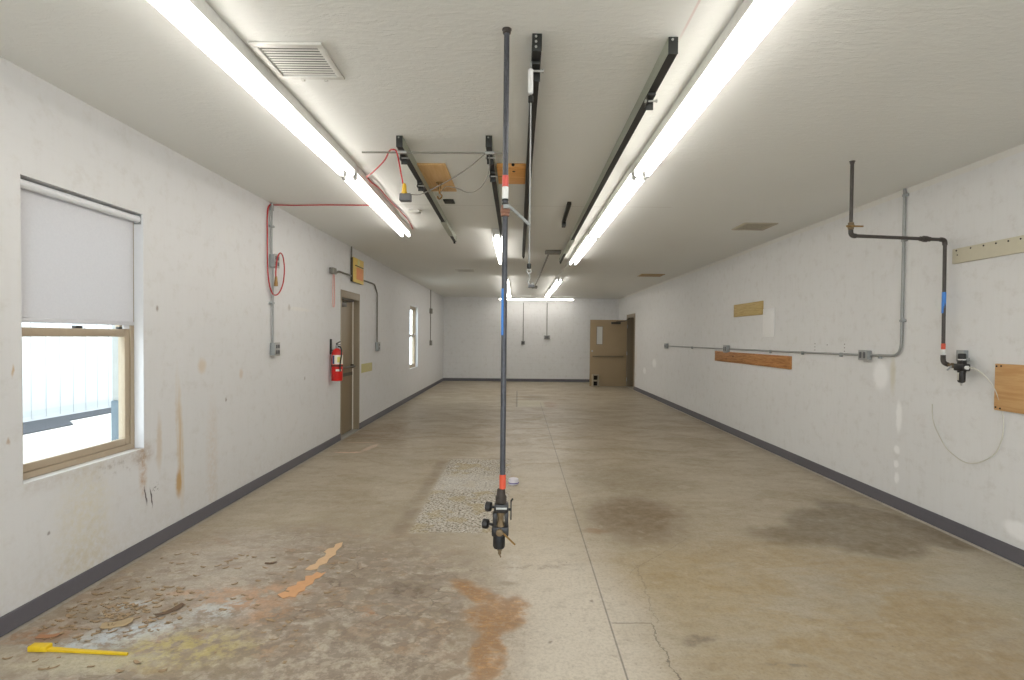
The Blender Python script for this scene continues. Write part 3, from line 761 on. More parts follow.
cb = MB(); cb.tube(spline([(-.72,3.66,2.385),(-.66,3.66,2.385),(-.58,3.66,2.42),(-.45,3.66,2.49),(-.33,3.66,2.57),(-.25,3.66,2.64),(-.215,3.66,2.668)], 6), .0035, 6)
tag(cb.build('thin_cable', 'grey_cord'), 'thin grey cable sagging from the grey box up to the rod', 'cable')
cb = MB(); cb.tube(spline([(-.205,3.66,2.666),(-.20,3.68,2.60),(-.215,3.72,2.53),(-.27,3.80,2.47),(-.36,3.95,2.475),(-.47,4.15,2.56),(-.60,4.50,2.665),(-.650,4.585,2.640)], 6), .003, 6)
tag(cb.build('thin_cable', 'grey_cord'), 'thin grey cable looping from the rod back to the plywood hook', 'cable')
cb = MB(); cb.tube(spline([(-1.222,4.45,2.715),(-1.214,4.55,2.705),(-1.205,4.75,2.715),(-1.225,5.2,2.728),(-1.22,5.6,2.728),(-1.225,6.1,2.728),(-1.27,6.60,2.73)], 6), .0055, 6)
tag(cb.build('light_cord', 'red_cord'), 'red cord running along the right side of the left light', 'cord')

# plywood and block on the ceiling
p = thing('plywood_square', (-.66, 4.51, H), 'small plywood square screwed to the ceiling by the left track', 'board')
MB().box((-.79, 4.13, H-.014), (-.555, 4.88, H-.0005), .002).build('panel', 'plywood', p)
m = MB(); m.lathe([(.03,0),(.03,-.006),(.014,-.010),(.014,-.05),(.008,-.052),(.008,-.09)], (-.665, 4.60, H-.0145), 'Z', 12)
m.tube(spline([(-.665,4.60,H-.10),(-.645,4.60,H-.125),(-.665,4.60,H-.150),(-.685,4.60,H-.128)], 5), .006, 6); m.build('hook', 'brass', p)
p = thing('wood_block', (-.06, 4.33, H), 'orange pine block on ceiling between track and hanging pipe', 'board')
MB().box((-.172, 4.115, H-.035), (.045, 4.55, H-.0005), .004).build('block', 'pine_orange', p)
MB().lathe([(.010,-.003),(.012,0)], (-.045, 4.20, H-.035), 'Z', 10).build('bolt', 'hole_dark', p)
MB().lathe([(.010,-.003),(.012,0)], (-.05, 4.114, H-.012), 'Y', 10).build('knot', 'hole_dark', p)
tag(MB().box((-.72, 5.20, H-.012), (-.62, 5.34, H-.0005), .004).build('ceiling_plate', 'grille_dark'), 'tiny dark plate on ceiling behind the plywood square', 'plate')
tag(MB().box((-1.13, 5.62, H-.03), (-1.02, 5.72, H-.0005), .004).build('ceiling_plate', 'grille_white'), 'tiny pale plate on ceiling beside the end of left light', 'plate')

# hook rod
r = thing('hook_rod', (.046, 2.46, 1.67), 'light grey rod with hook hanging from the middle track', 'rod')
hx, hy = .046, 2.455
MB().tube([(hx, hy, 2.665), (hx, hy, 1.765)], .0033, 8).build('rod', 'conduit', r)
MB().lathe([(.008,0),(.0115,.004),(.0115,.105),(.008,.108)], (hx-.002, hy-.006, 2.520), 'Z', 14).build('white_sleeve', 'white_tape', r)
MB().lathe([(.008,0),(.012,.004),(.012,.028),(.006,.034)], (hx, hy, 2.483), 'Z', 12).build('collar', 'black_steel', r)
MB().lathe([(.006,0),(.010,.003),(.010,.02),(.006,.024)], (hx, hy, 1.752), 'Z', 12).build('end_cap', 'black_steel', r)
m = MB(); R = [(hx+.009*math.sin(a), hy, 1.741+.009*math.cos(a)) for a in [2*PI*k/14 for k in range(15)]]; m.tube(R, .003, 6); m.build('ring', 'bare_steel', r)
m = MB(); m.tube(spline([(hx,hy,1.726),(hx+.004,hy,1.71),(hx-.003,hy,1.695),(hx+.002,hy,1.684),(hx+.012,hy,1.680),(hx+.018,hy,1.690)], 5), .0035, 6); m.build('hook', 'bare_steel', r)
MB().box((hx-.004, hy-.012, 1.668), (hx+.024, hy+.012, 1.682), .003).build('tag', 'grey_plastic', r)
# grey conduit on the ceiling further back
r = thing('ceiling_conduit', (.43, 11, H), 'dull grey conduit on ceiling between the middle and right lights', 'conduit')
MB().tube([(.452, 8.25, H-.018), (.43, 11.5, H-.018), (.40, 13.9, H-.018)], .014, 8).build('pipe', 'conduit_shaded', r)
MB().box((.39, 8.12, H-.05), (.62, 8.27, H-.001), .006).build('junction_box', 'conduit_shaded', r)
MB().box((.33, 13.7, H-.06), (.47, 13.95, H-.001), .006).build('end_box', 'conduit_shaded', r)

# ------------------------------------------------------------------ hanging air pipe
px, py = -.060, 2.337
r = thing('drop_pipe', (px, py, .80), 'dark iron air pipe hanging from the ceiling in mid room', 'pipe')
def cyl(x, y, z0, z1, rad, n=18): return MB().lathe([(rad*.9, z0), (rad, z0+.001), (rad, z1-.001), (rad*.9, z1)], (x, y, 0), 'Z', n)
cyl(px, py, .80, H-.004, .0118).build('pipe', 'pole_iron', r)
MB().lathe([(.014,H-.02),(.017,H-.018),(.017,H-.006),(.020,H-.005),(.020,H-.001)], (px, py, 0), 'Z', 18).build('ceiling_flange', 'black_iron', r)
cyl(px, py, 2.081, 2.128, .0134).build('red_label', 'red_tape', r)
cyl(px, py, 2.030, 2.081, .0132).build('white_label', 'white_tape', r)
wl = cyl(px, py, 2.022, 2.030, .0135).build('black_band', 'black_rubber', r)
cyl(px, py, 2.006, 2.013, .0135).build('black_band', 'black_rubber', r)
vb = MB().lathe([(.015,0),(.0185,.002),(.0185,.014),(.021,.016),(.021,.032),(.0185,.034),(.0185,.046),(.015,.048)], (px, py, 1.956), 'Z', 8).build('valve_body', 'copper_brown', r)
m = MB(); m.tube([(px+.012, py-.022, 1.998), (px+.028, py-.026, 1.985), (px+.105, py-.028, 1.915)], .0065, 8); m.box((px-.008, py-.030, 1.985), (px+.016, py-.018, 2.002), .003); m.build('valve_lever', 'zinc', vb)
m = MB(); A_ = [PI*.62+PI*.80*i/10 for i in range(11)]
m.rings([[(px+q*math.cos(a), py+q*math.sin(a), z) for q, z in ((.0128, 1.455), (.0128, 1.652), (.0119, 1.652), (.0119, 1.455))] for a in A_]); m.build('blue_tape', 'blue_tape', r)
cyl(px, py, .800, .860, .0138).build('red_tape', 'red_orange_tape', r)
# filter regulator under it
q = thing('air_filter_regulator', (px, py, .54), 'grimy black filter regulator with two gauges at the pipe bottom', 'regulator')
MB().lathe([(.014,.062),(.017,.058),(.019,.035),(.024,.03),(.024,.004),(.020,0)], (px-.006, py, .737), 'Z', 14).build('adjuster_cap', 'dark_grime', q)
m = MB(); m.box((px-.034, py-.026, .700), (px+.026, py+.026, .738), .006); m.box((px-.040, py-.020, .640), (px-.022, py+.020, .700), .004); m.box((px+.010, py-.020, .640), (px+.026, py+.020, .700), .004); m.box((px-.044, py-.028, .600), (px+.028, py+.028, .642), .007); m.build('body', 'black_plastic', q)
MB().lathe([(.018,0),(.022,.006),(.014,.02),(.013,.045),(.021,.062),(.020,.066)], (px-.007, py-.004, .637), 'Z', 14).build('tee_fitting', 'dull_brass', q)
MB().box((px-.026, py-.030, .717), (px+.020, py-.0265, .726), .001).build('clip_plate', 'bare_steel', q)
MB().lathe([(.008,0),(.022,.004),(.026,.012),(.026,.055),(.024,.060)], (px-.013, py, .541), 'Z', 18).build('filter_bowl', 'black_rubber', q)
m = MB(); m.lathe([(.004,0),(.007,.004),(.007,.016),(.010,.018),(.010,.026)], (px-.010, py, .515), 'Z', 10); m.tube([(px-.014, py-.004, .527), (px-.004, py-.012, .508)], .003, 6); m.build('drain_cock', 'dull_brass', q)
for gz, gx in ((.722, px-.058), (.648, px-.070)):
    gg = MB().lathe([(.006,.030),(.006,.012),(.019,.010),(.021,.006),(.021,-.010),(.018,-.012)], (gx, py, gz), (1,-.35,0), 18).build('gauge', 'black_plastic', q)
    MB().lathe([(.0165,-.0135),(.0165,-.0120)], (gx, py, gz), (1,-.35,0), 18).build('gauge_face', 'gauge_face', gg)
m = MB(); m.box((px+.034, py-.012, .668), (px+.040, py-.004, .748), .002); m.tube([(px+.024, py-.006, .712), (px+.038, py-.008, .712)], .006, 8); m.tube([(px+.037, py-.008, .748), (px+.044, py-.012, .760)], .004, 6); m.build('shutoff_handle', 'black_steel', q)
MB().tube([(px+.004, py-.030, .618), (px+.030, py-.034, .596), (px+.056, py-.036, .572)], .004, 6).build('brass_lever', 'brass', q)
MB().lathe([(.010,.012),(.015,.010),(.015,-.010),(.010,-.012)], (px-.010, py-.030, .622), (0,1,0), 10).build('brass_plug', 'dull_brass', q)

# ------------------------------------------------------------------ left wall fittings
def on_left(d): return XL+d
# red cord and outlets
cw = 5.40
r = thing('outlet_conduit', (XL+.03, cw, 1.24), 'grey conduit with two outlet boxes on left wall past window', 'conduit')
MB().tube([(XL+.022, cw, H-.002), (XL+.022, cw, 2.24)], .011, 10).build('upper_pipe', 'conduit', r)
MB().tube([(XL+.022, cw+.025, 2.11), (XL+.022, cw+.03, 1.36)], .011, 10).build('lower_pipe', 'conduit', r)
for zz in (2.50, 1.75): MB().box((XL+.001, cw-.02, zz), (XL+.034, cw+.045, zz+.02), .003).build('strap', 'zinc', r)
MB().box((XL+.010, cw-.018, 2.66), (XL+.036, cw+.022, 2.72), .004).build('coupling', 'zinc', r)
def outlet_box(par, yc, zc, w=.105, h=.125, d=.052, n=2):
    bx = MB().box((XL+.001, yc-w/2, zc-h/2), (XL+d, yc+w/2, zc+h/2), .006).build('outlet_box', 'zinc', par)
    MB().box((XL+d, yc-w/2-.004, zc-h/2-.004), (XL+d+.004, yc+w/2+.004, zc+h/2+.004), .0015).build('cover_plate', 'bare_steel', bx)
    for k in range(n):
        for j in (-1, 1):
            yy = yc + ((k-.5)*.05 if n == 2 else 0)
            MB().box((XL+d+.004, yy-.016, zc+j*.028-.018), (XL+d+.009, yy+.016, zc+j*.028+.018), .004).build('socket', 'grey_plastic', bx)
    return bx
outlet_box(r, cw+.045, 2.175); outlet_box(r, cw+.060, 1.305)
c = thing('extension_cord', (XL+.04, cw, 1.9), 'red extension cord draped from left light and looped on wall', 'cord')
pts = [(-1.385,5.30,2.700),(-1.60,5.33,2.705),(-1.9,5.38,2.716),(-2.2,5.43,2.722),(-2.395,5.44,2.725),(-2.425,5.36,2.70),(-2.428,5.325,2.6),(-2.428,5.325,2.4),(-2.425,5.320,2.2),(-2.420,5.325,2.02),(-2.415,5.36,1.90),(-2.415,5.44,1.842),(-2.412,5.55,1.87),(-2.405,5.63,1.98),(-2.395,5.635,2.12),(-2.385,5.58,2.235),(-2.375,5.49,2.262),(-2.372,5.42,2.20),(-2.378,5.40,2.08),(-2.380,5.405,2.01)]
MB().tube(spline(pts, 7), .0065, 7).build('cord', 'red_cord', c)
MB().lathe([(.007,.10),(.011,.09),(.015,.05),(.018,.03),(.018,0)], (-2.380, 5.408, 1.925), 'Z', 12).build('plug', 'brass', c)
# conduit over the door
r = thing('door_conduit', (XL+.02, 8.3, 1.25), 'bent grey conduit passing over the left door to a switch box', 'conduit')
MB().tube(fillet([(XL+.016, 7.20, 2.275), (XL+.016, 7.34, 2.275), (XL+.016, 7.42, 2.315), (XL+.016, 9.28, 2.315), (XL+.016, 9.47, 2.18), (XL+.016, 9.47, 1.33)], .06, 5), .0125, 8).build('pipe', 'conduit_shaded', r)
MB().box((XL+.001, 7.10, 2.245), (XL+.06, 7.22, 2.325), .006).build('end_box', 'conduit_shaded', r)
bx = MB().box((XL+.001, 9.40, 1.19), (XL+.055, 9.54, 1.34), .006).build('switch_box', 'zinc', r)
for j in (-1, 1): MB().box((XL+.055, 9.45, 1.265+j*.03-.018), (XL+.060, 9.49, 1.265+j*.03+.018), .004).build('socket', 'grey_plastic', bx)
m = MB(); z0, z1, yy = 1.82, 2.243, 7.190
lp = [(XL+.03, yy-.022, z1), (XL+.03, yy-.030, (z0+z1)/2), (XL+.03, yy-.026, z0+.03), (XL+.03, yy, z0), (XL+.03, yy+.030, z0+.03), (XL+.03, yy+.034, (z0+z1)/2), (XL+.03, yy+.022, z1)]
m.tube(spline(lp, 6), .006, 6); tag(m.build('pull_cord', 'pink_cord'), 'pale red cord loop hanging from conduit end beside left door', 'cord')
r = thing('yellow_wall_box', (XL, 8.26, 2.21), 'yellow wall box with orange panel above the left door', 'box')
MB().box((XL+.002, 7.99, 2.235), (XL+.040, 8.50, 2.585), .006).build('back_box', 'box_dark', r)
MB().box((XL+.040, 7.985, 2.230), (XL+.052, 8.505, 2.590), .004).build('front_cover', 'box_yellow', r)
MB().box((XL+.052, 8.12, 2.28), (XL+.055, 8.46, 2.455), .001).build('orange_panel', 'box_orange', r)
MB().box((XL+.052, 8.05, 2.47), (XL+.060, 8.47, 2.482), .001).build('slot', 'box_dark', r)
MB().lathe([(.05,0),(.045,.008),(.01,.012)], (XL+.052, 8.22, 2.535), 'X', 14).build('round_lens', 'box_pale', r)
MB().tube([(XL+.016, 8.00, H-.002), (XL+.016, 8.00, 2.58)], .011, 8).build('riser', 'conduit_shaded', r)
# extinguisher
r = thing('fire_extinguisher', (XL+.09, 7.16, .85), 'red fire extinguisher hung on the wall beside left door', 'fire extinguisher')
ex, ey = XL+.088, 7.16
MB().lathe([(.045,.0),(.066,.004),(.071,.014),(.071,.335),(.066,.37),(.052,.40),(.030,.418),(.022,.425)], (ex, ey, .855), 'Z', 28).build('cylinder', 'red_paint', r)
# wrap-around label: part of a slightly larger cylinder
m = MB()
def wrap(m, a0, a1, z0, z1, rr):
    n = 12; A = [a0+(a1-a0)*i/n for i in range(n+1)]
    o = [[(ex+R_*math.cos(a), ey+R_*math.sin(a), z) for a in A] for R_, z in ((rr, z0), (rr, z1), (rr-.001, z1), (rr-.001, z0))]
    m.rings([[o[k][i] for k in range(4)] for i in range(n+1)])
wrap(m, -2.2, .6, 1.075, 1.195, .0722); lab = m.build('label', 'label_white', r)
m = MB(); wrap(m, -1.25, -.5, 1.10, 1.17, .0729); m.build('label_band', 'label_yellow', lab)
m = MB(); wrap(m, -2.15, -1.75, 1.08, 1.19, .0729); m.build('label_band', 'label_blue', lab)
m = MB(); wrap(m, -1.5, -.4, .985, 1.01, .0722); m.build('small_label', 'label_white', r)
m = MB(); m.lathe([(.020,0),(.022,.01),(.022,.035),(.014,.040),(.014,.055)], (ex, ey, 1.28), 'Z', 14); m.build('valve_head', 'zinc', r)
m = MB(); m.box((ex-.012, ey-.02, 1.322), (ex+.012, ey+.13, 1.332), .003); m.prism([(ex-.010, ey-.02, 1.335), (ex-.010, ey+.12, 1.365), (ex-.010, ey+.12, 1.372), (ex-.010, ey-.02, 1.347)], (.02, 0, 0)); m.build('handle', 'black_plastic', r)
MB().tube(spline([(ex+.02, ey-.01, 1.305), (ex+.06, ey-.04, 1.29), (ex+.075, ey-.06, 1.20), (ex+.060, ey-.062, 1.08), (ex+.058, ey-.055, .98)], 7), .009, 8).build('hose', 'black_rubber', r)
m = MB(); m.box((XL+.001, ey-.03, 1.20), (XL+.012, ey+.03, 1.40), .002); m.box((XL+.012, ey-.015, 1.25), (ex-.02, ey+.015, 1.262), .002); m.build('wall_bracket', 'black_steel', r)
MB().lathe([(.0725,0),(.0735,.001),(.0735,.018),(.0725,.019)], (ex, ey, 1.045), 'Z', 28).build('strap', 'dark_grime', r)
tag(MB().box((XL+.0005, 8.57, .865), (XL+.003, 9.20, 1.005), .0008).build('faded_sticker', 'sticker'), 'faded yellow sticker low on left wall past the door', 'sticker')
r = thing('far_conduit', (XL+.02, 15.23, 1.25), 'thin grey conduit with two boxes on far left wall', 'conduit')
MB().tube([(XL+.018, 15.22, H-.002), (XL+.018, 15.22, 1.30)], .011, 8).build('pipe', 'conduit_shaded', r)
MB().box((XL+.001, 15.12, 2.08), (XL+.06, 15.32, 2.22), .006).build('upper_box', 'conduit_shaded', r)
MB().box((XL+.001, 15.16, 1.20), (XL+.06, 15.28, 1.34), .006).build('lower_box', 'conduit_shaded', r)
# back wall conduits
def back_conduit(x, z, lab, w):
    r = thing('back_conduit', (x, YB, z), lab, 'conduit')
    MB().tube([(x, YB-.016, 2.58), (x, YB-.016, z+.05)], .011, 8).build('pipe', 'conduit_shaded', r)
    bx = MB().box((x-w, YB-.055, z-.06), (x+w, YB-.001, z+.06), .008).build('outlet_box', 'conduit', r)
    MB().box((x-w*.6, YB-.060, z-.04), (x+w*.6, YB-.055, z+.04), .003).build('cover_plate', 'grey_plastic', bx)
back_conduit(.165, 1.27, 'left conduit on the far wall ending in a small low box', .06)
back_conduit(.94, 1.46, 'right conduit on the far wall ending in a wider box', .10)

# ------------------------------------------------------------------ right wall fittings
# iron air pipe
ax, ay, az = 2.395, 3.99, 2.205; bx_, by_, bz_ = 3.212, 4.165, 2.214
r = thing('air_pipe', (2.9, 4.1, 2.2), 'black iron air pipe dropping from ceiling and running down right wall', 'pipe')
m = MB(); m.tube([(ax, ay, H-.003), (ax, ay, az+.03)], .0125, 12); m.build('ceiling_drop', 'black_iron', r)
MB().tube([(ax+.02, ay+.004, az), (bx_-.02, by_-.004, bz_)], .0125, 12).build('cross_run', 'black_iron', r)
MB().tube([(bx_, by_, bz_-.02), (bx_, by_-.012, 1.33)], .0125, 12).build('wall_drop', 'black_iron', r)
MB().lathe([(.0125,-.02),(.015,-.018),(.015,-.007),(.020,-.005),(.020,-.001)], (ax, ay, H), 'Z', 14).build('ceiling_flange', 'black_iron', r)
el = MB(); el.tube(fillet([(ax, ay, az+.04), (ax, ay, az), (ax+.04, ay+.008, az)], .03, 5), .017, 12); el.build('elbow', 'black_iron', r)
el = MB(); el.tube(fillet([(bx_-.04, by_-.008, bz_), (bx_, by_, bz_), (bx_, by_, bz_-.04)], .03, 5), .017, 12); el.build('elbow', 'black_iron', r)
el = MB(); el.tube(fillet([(bx_, by_-.012, 1.345), (bx_, by_-.012, 1.288), (bx_, by_-.06, 1.275)], .03, 5), .017, 12); el.build('elbow', 'black_iron', r)
v = MB().lathe([(.014,0),(.020,.003),(.020,.016),(.024,.018),(.024,.034),(.020,.036),(.020,.050),(.014,.053)], (ax, ay, az+.042), 'Z', 8).build('valve_body', 'dull_brass', r)
m = MB(); m.tube([(ax-.050, ay-.03, az+.062), (ax+.070, ay-.03, az+.062)], .006, 8); m.tube([(ax, ay-.03, az+.062), (ax, ay-.01, az+.062)], .007, 8); m.build('valve_lever', 'brass', v)
ux = ax+(bx_-ax)*.78; uy = ay+(by_-ay)*.78
MB().lathe([(.014,-.045),(.018,-.044),(.018,-.018),(.023,-.016),(.023,.016),(.018,.018),(.018,.044),(.014,.045)], (ux, uy, az+.007), (bx_-ax, by_-ay, .009), 8).build('union', 'black_iron', r)
yy = by_-.005
cyl(bx_, yy, 1.66, 1.82, .0138).build('blue_tape', 'blue_tape', r)
cyl(bx_, yy-.006, 1.388, 1.432, .0142).build('red_tape', 'red_orange_tape', r)
cyl(bx_, yy-.007, 1.345, 1.388, .0140).build('white_tape', 'white_tape', r)
# regulator on the right wall
q = thing('wall_regulator', (3.2, 3.95, 1.15), 'black air filter regulator at the end of right wall pipe', 'regulator')
rx, ry = 3.195, 3.955
MB().box((XR-.034, ry+.045, 1.30), (XR-.0005, ry+.115, 1.385), .002).build('back_plate', 'zinc', q)
MB().box((rx+.02, ry-.012, 1.31), (XR-.034, ry+.07, 1.33), .002).build('bracket_arm', 'zinc', q)
m = MB(); m.tube([(bx_, 4.095, 1.275), (rx, ry+.04, 1.262)], .011, 10); m.lathe([(.013,-.012),(.019,-.010),(.019,.010),(.013,.012)], (bx_-.004, 4.055, 1.271), 'Y', 6); m.lathe([(.013,-.010),(.017,-.008),(.017,.008),(.013,.010)], (rx+.004, 4.02, 1.266), 'Y', 6); m.build('inlet_fittings', 'dull_brass', q)
MB().tube([(rx-.01, 4.035, 1.27), (rx-.035, 4.045, 1.235)], .006, 8).build('shutoff_lever', 'zinc', q)
m = MB(); m.box((rx-.026, ry-.048, 1.238), (rx+.026, ry+.046, 1.288), .007); m.box((rx-.020, ry-.022, 1.285), (rx+.020, ry+.022, 1.315), .004); m.build('body', 'black_plastic', q)
MB().lathe([(.020,0),(.025,.003),(.025,.034),(.021,.040)], (rx, ry, 1.322), 'Z', 18).build('adjuster_knob', 'black_rubber', q)
MB().lathe([(.0215,0),(.0215,.008)], (rx, ry, 1.314), 'Z', 18).build('lock_ring', 'white_tape', q)
b2 = MB().lathe([(.008,0),(.020,.005),(.024,.014),(.024,.075),(.027,.078),(.027,.088)], (rx, ry, 1.150), 'Z', 18).build('filter_bowl', 'black_plastic', q)
MB().box((rx-.026, ry-.006, 1.17), (rx-.0235, ry+.006, 1.225), .001).build('sight_glass', 'clear_hose', b2)
MB().lathe([(.004,0),(.006,.003),(.006,.012),(.009,.014),(.009,.02)], (rx, ry, 1.131), 'Z', 10).build('drain', 'bare_steel', q)
MB().lathe([(.006,.012),(.013,.010),(.014,-.010),(.012,-.012)], (rx-.008, ry-.052, 1.263), 'Y', 12).build('hose_barb', 'white_tape', q)
hs = spline([(3.187,3.885,1.263),(3.20,3.86,1.262),(3.235,3.82,1.222),(3.250,3.762,1.155),(3.258,3.715,1.06),(3.262,3.680,.93),(3.262,3.687,.80),(3.262,3.735,.69),(3.262,3.82,.62),(3.262,3.92,.577),(3.262,4.005,.572),(3.262,4.09,.600),(3.262,4.17,.645),(3.262,4.24,.725),(3.262,4.29,.80),(3.262,4.312,.88),(3.262,4.315,.955)], 6)
tag(MB().tube(hs, .0036, 8).build('air_hose', 'clear_hose'), 'thin clear air hose looping down the right wall from regulator', 'hose')
# electrical conduit
r = thing('wall_conduit', (XR-.02, 8, 1.3), 'long grey conduit with boxes along the right wall', 'conduit')
cx = XR-.016
MB().tube(fillet([(cx, 4.685, H-.002), (cx, 4.68, 1.32), (cx, 5.10, 1.315)], .12, 8), .0115, 10).build('vertical_pipe', 'conduit', r)
MB().tube([(cx, 5.19, 1.313), (cx, 8.52, 1.298)], .0105, 10).build('middle_pipe', 'conduit', r)
MB().tube([(cx, 8.62, 1.298), (cx, 12.0, 1.292)], .0105, 10).build('far_pipe', 'conduit', r)
def rbox(y, z, w, h, d=.05, plate=True):
    bx = MB().box((XR-d, y-w/2, z-h/2), (XR-.001, y+w/2, z+h/2), .006).build('outlet_box', 'zinc', r)
    MB().box((XR-d-.004, y-w/2-.004, z-h/2-.004), (XR-d, y+w/2+.004, z+h/2+.004), .0015).build('cover_plate', 'conduit', bx)
    for j in (-1, 1): MB().box((XR-d-.008, y+j*w*.24-.014, z-.03), (XR-d-.004, y+j*w*.24+.014, z+.03), .004).build('socket', 'grey_plastic', bx)
rbox(5.145, 1.314, .12, .085); rbox(8.57, 1.300, .14, .11); rbox(12.05, 1.293, .16, .11)
for (y, z, v_) in ((4.683, 2.68, 1), (4.683, 2.30, 1), (4.68, 1.62, 1), (4.95, 1.315, 0), (5.55, 1.311, 0), (6.3, 1.308, 0), (7.1, 1.304, 0), (10.3, 1.295, 0)):
    if v_: MB().box((XR-.030, y-.035, z-.010), (XR-.001, y+.015, z+.010), .003).build('strap', 'zinc', r)
    else: MB().box((XR-.030, y-.010, z-.028), (XR-.001, y+.010, z+.014), .003).build('strap', 'zinc', r)
# boards
t = thing('mounting_board', (XR, 7.85, 1.78), 'small tan pine board fixed high on right wall', 'board')
MB().box((XR-.020, 7.36, 1.785), (XR-.0005, 8.33, 1.968), .002).build('plank', 'pine_pale', t)
t = thing('mounting_board', (XR, 7.83, 1.095), 'long reddish brown board under the right wall conduit', 'board')
MB().box((XR-.020, 6.57, 1.096), (XR-.0005, 9.095, 1.254), .002).build('plank', 'cedar', t)
t = thing('wall_patch', (XR, 7.2, 1.485), 'blank white cover panel on right wall beside tan board', 'panel')
MB().box((XR-.008, 7.03, 1.485), (XR-.0005, 7.365, 1.856), .002).build('panel', 'patch_white', t)
t = thing('coat_rail', (XR, 3.8, 2.03), 'cream painted rail with screw holes high on right wall', 'rail')
MB().box((XR-.020, 3.40, 2.030), (XR-.0005, 4.15, 2.140), .003).build('board', 'cream_board', t)
for k, yy in enumerate((4.11, 3.98, 3.87, 3.77, 3.675, 3.585, 3.49)):
    MB().lathe([(.006,-.003),(.006,0)], (XR-.020, yy, 2.124-.001*k), 'X', 8).build('screw_hole', 'hole_dark', t)
MB().lathe([(.005,-.002),(.005,0)], (XR-.020, 4.10, 2.09), 'X', 8).build('screw_hole', 'hole_dark', t)
t = thing('plywood_board', (XR, 3.6, .98), 'square plywood panel at right edge below the cream rail', 'board')
MB().box((XR-.022, 3.30, .985), (XR-.0005, 3.750, 1.300), .003).build('panel', 'plywood_up', t)
for yy, zz in ((3.735,1.283),(3.735,1.005),(3.70,1.286),(3.70,.999)): MB().lathe([(.006,-.003),(.006,0)], (XR-.022, yy, zz), 'X', 8).build('screw', 'hole_dark', t)

# ------------------------------------------------------------------ things on the floor
def strip(pts, z=.0015, th=.0015):
    m = MB(); m.prism([(x, y, z) for x, y in pts], (0, 0, th)); return m
tag(strip([(-1.300,3.36),(-1.292,3.42),(-1.268,3.45),(-1.275,3.52),(-1.250,3.57),(-1.258,3.62),(-1.282,3.64),(-1.272,3.70),(-1.240,3.72),(-1.250,3.78),(-1.212,3.82),(-1.196,3.74),(-1.206,3.66),(-1.188,3.60),(-1.208,3.53),(-1.200,3.46),(-1.232,3.42),(-1.226,3.37),(-1.262,3.35)]).build('tape_strip', 'orange_tape_pale'), 'pale orange torn strip on the floor, the farther piece', 'tape')
tag(strip([(-1.325,3.03),(-1.300,3.07),(-1.302,3.12),(-1.268,3.15),(-1.278,3.19),(-1.240,3.21),(-1.262,3.27),(-1.225,3.28),(-1.215,3.33),(-1.180,3.31),(-1.158,3.33),(-1.168,3.25),(-1.190,3.23),(-1.180,3.17),(-1.205,3.13),(-1.192,3.08),(-1.218,3.06),(-1.212,3.00),(-1.250,3.01),(-1.275,2.985)]).build('tape_strip', 'orange_tape'), 'darker orange torn strip on the floor, the nearer piece', 'tape')
s = thing('yellow_stick', (-1.98, 2.46, 0), 'yellow stick with a thick end lying at lower left', 'stick')
MB().box((-2.205, 2.455, .001), (-2.12, 2.495, .026), .004).build('thick_end', 'yellow_stick', s)
m = MB(); m.prism([(-2.12, 2.460, .002), (-2.12, 2.485, .002), (-1.74, 2.446, .002), (-1.74, 2.436, .002)], (0, 0, .010)); m.build('shaft', 'yellow_stick', s)
def flake(m, x, y, a, L, W, curl, z=.001):
    n = 5; rows = []
    for i in range(n+1):
        t = i/n-.5; zz = z+curl*(4*t*t)*L
        w = W*(1-.5*abs(t)**1.5)*random.uniform(.75, 1.1)
        for sgn, dz in ((-1, 0), (1, 0), (1, .0015), (-1, .0015)):
            lx, ly = t*L, sgn*w/2
            rows.append((x+lx*math.cos(a)-ly*math.sin(a), y+lx*math.sin(a)+ly*math.cos(a), zz+dz+random.uniform(0, .002)))
    m.rings([rows[i*4:i*4+4] for i in range(n+1)])
def one(x, y, a, L, W, c, mat, label):
    m = MB(); flake(m, x, y, a, L, W, c); tag(m.build('paint_flake', mat, smooth=60), label, 'paint flake', 'large loose paint flakes')
one(-1.975, 2.70, .5, .13, .08, .07, 'flake_beige', 'large beige curled flake right of the yellow stick heap')
one(-1.80, 2.83, 1.0, .14, .04, .10, 'flake_brown', 'dark curled flake edge behind the bluish puddle')
one(-2.22, 2.585, .2, .09, .04, .06, 'flake_orange', 'rusty orange flake behind the thick end of yellow stick')
one(-1.55, 3.45, .3, .07, .03, .05, 'flake_brown', 'brown flake lying left of the pale orange strip')
m = MB()
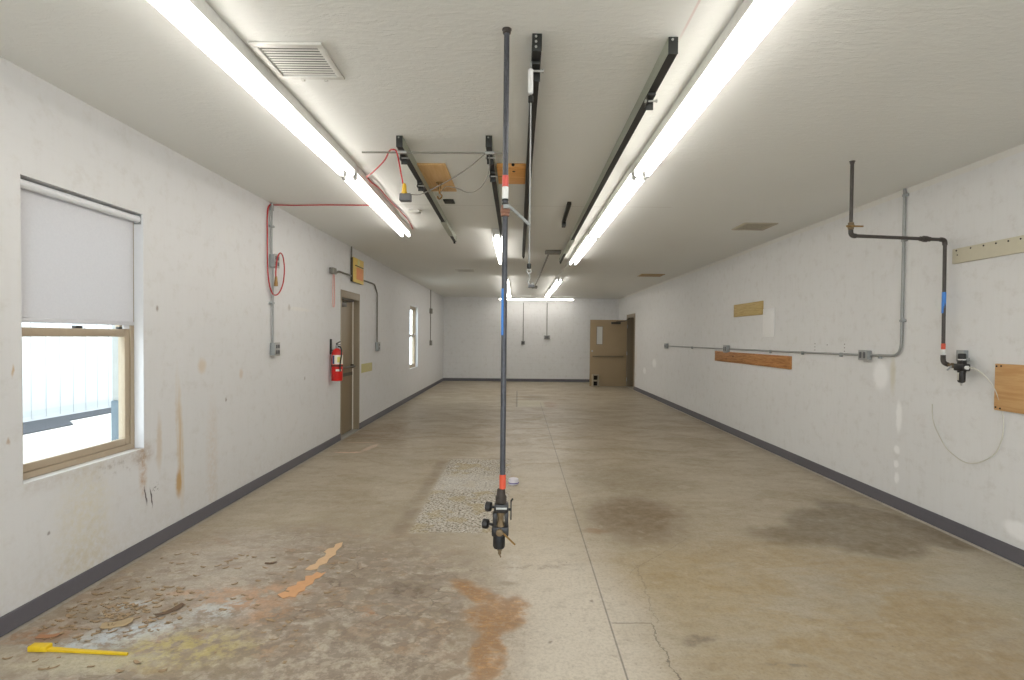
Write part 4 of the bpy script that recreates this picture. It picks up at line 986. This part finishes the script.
for k in range(260):
    if k < 150: x, y = random.gauss(-2.05, .15), random.gauss(2.80, .12)
    else: x, y = random.uniform(-2.3, -1.0), random.uniform(2.32, 3.6)
    if x < XL+.06: continue
    flake(m, x, y, random.uniform(-.6, .9), random.uniform(.010, .048), random.uniform(.006, .022), random.uniform(.01, .16))
tag(m.build('flake_litter', 'flake', smooth=60), 'litter of small peeling paint flakes by the left baseboard', 'paint flakes', kind='stuff')
p = thing('paper_scrap', (-.04, 5.37, 0), 'crumpled white paper scrap with purple print behind the pipe', 'paper')
m = MB(); m.lathe([(.02,.001),(.045,.004),(.052,.03),(.046,.062),(.02,.07)], (-.03, 5.37, 0), 'Z', 9); m.build('paper', 'paper', p, smooth=15)
m = MB(); m.lathe([(.0535,.018),(.0545,.022),(.0535,.028)], (-.03, 5.37, 0), 'Z', 9); m.build('print_band', 'purple_print', p, smooth=15)

# ------------------------------------------------------------------ world, camera, colour
w = bpy.data.worlds.new('overcast_sky'); scene.world = w; w.use_nodes = True
bg = w.node_tree.nodes['Background']; bg.inputs[0].default_value = (.86, .94, 1, 1); bg.inputs[1].default_value = 3.5

phi, th = 2.09371362e-02, 9.99853330e-03
F = Vector((0, math.cos(phi), -math.sin(phi))); R = Vector((1, 0, 0)); U = R.cross(F)
c, s = math.cos(th), math.sin(th)
R2 = R*c + U*s; U2 = U*c - R*s
cam = bpy.data.cameras.new('camera'); co = bpy.data.objects.new('camera', cam); COL.objects.link(co)
co.matrix_world = Matrix(((R2.x, U2.x, -F.x, 0), (R2.y, U2.y, -F.y, 0), (R2.z, U2.z, -F.z, CAM_Z), (0, 0, 0, 1)))
cam.sensor_fit = 'HORIZONTAL'; cam.sensor_width = 36; cam.lens = 550/1024*36
cam.shift_x = (512-517.958)/1024; cam.shift_y = (348.924-340)/1024
cam.clip_start = .02; cam.clip_end = 200
scene.camera = co
vs = scene.view_settings; vs.view_transform = 'Standard'; vs.look = 'None'; vs.gamma = 1; vs.use_curve_mapping = False
vs.exposure = 0.6
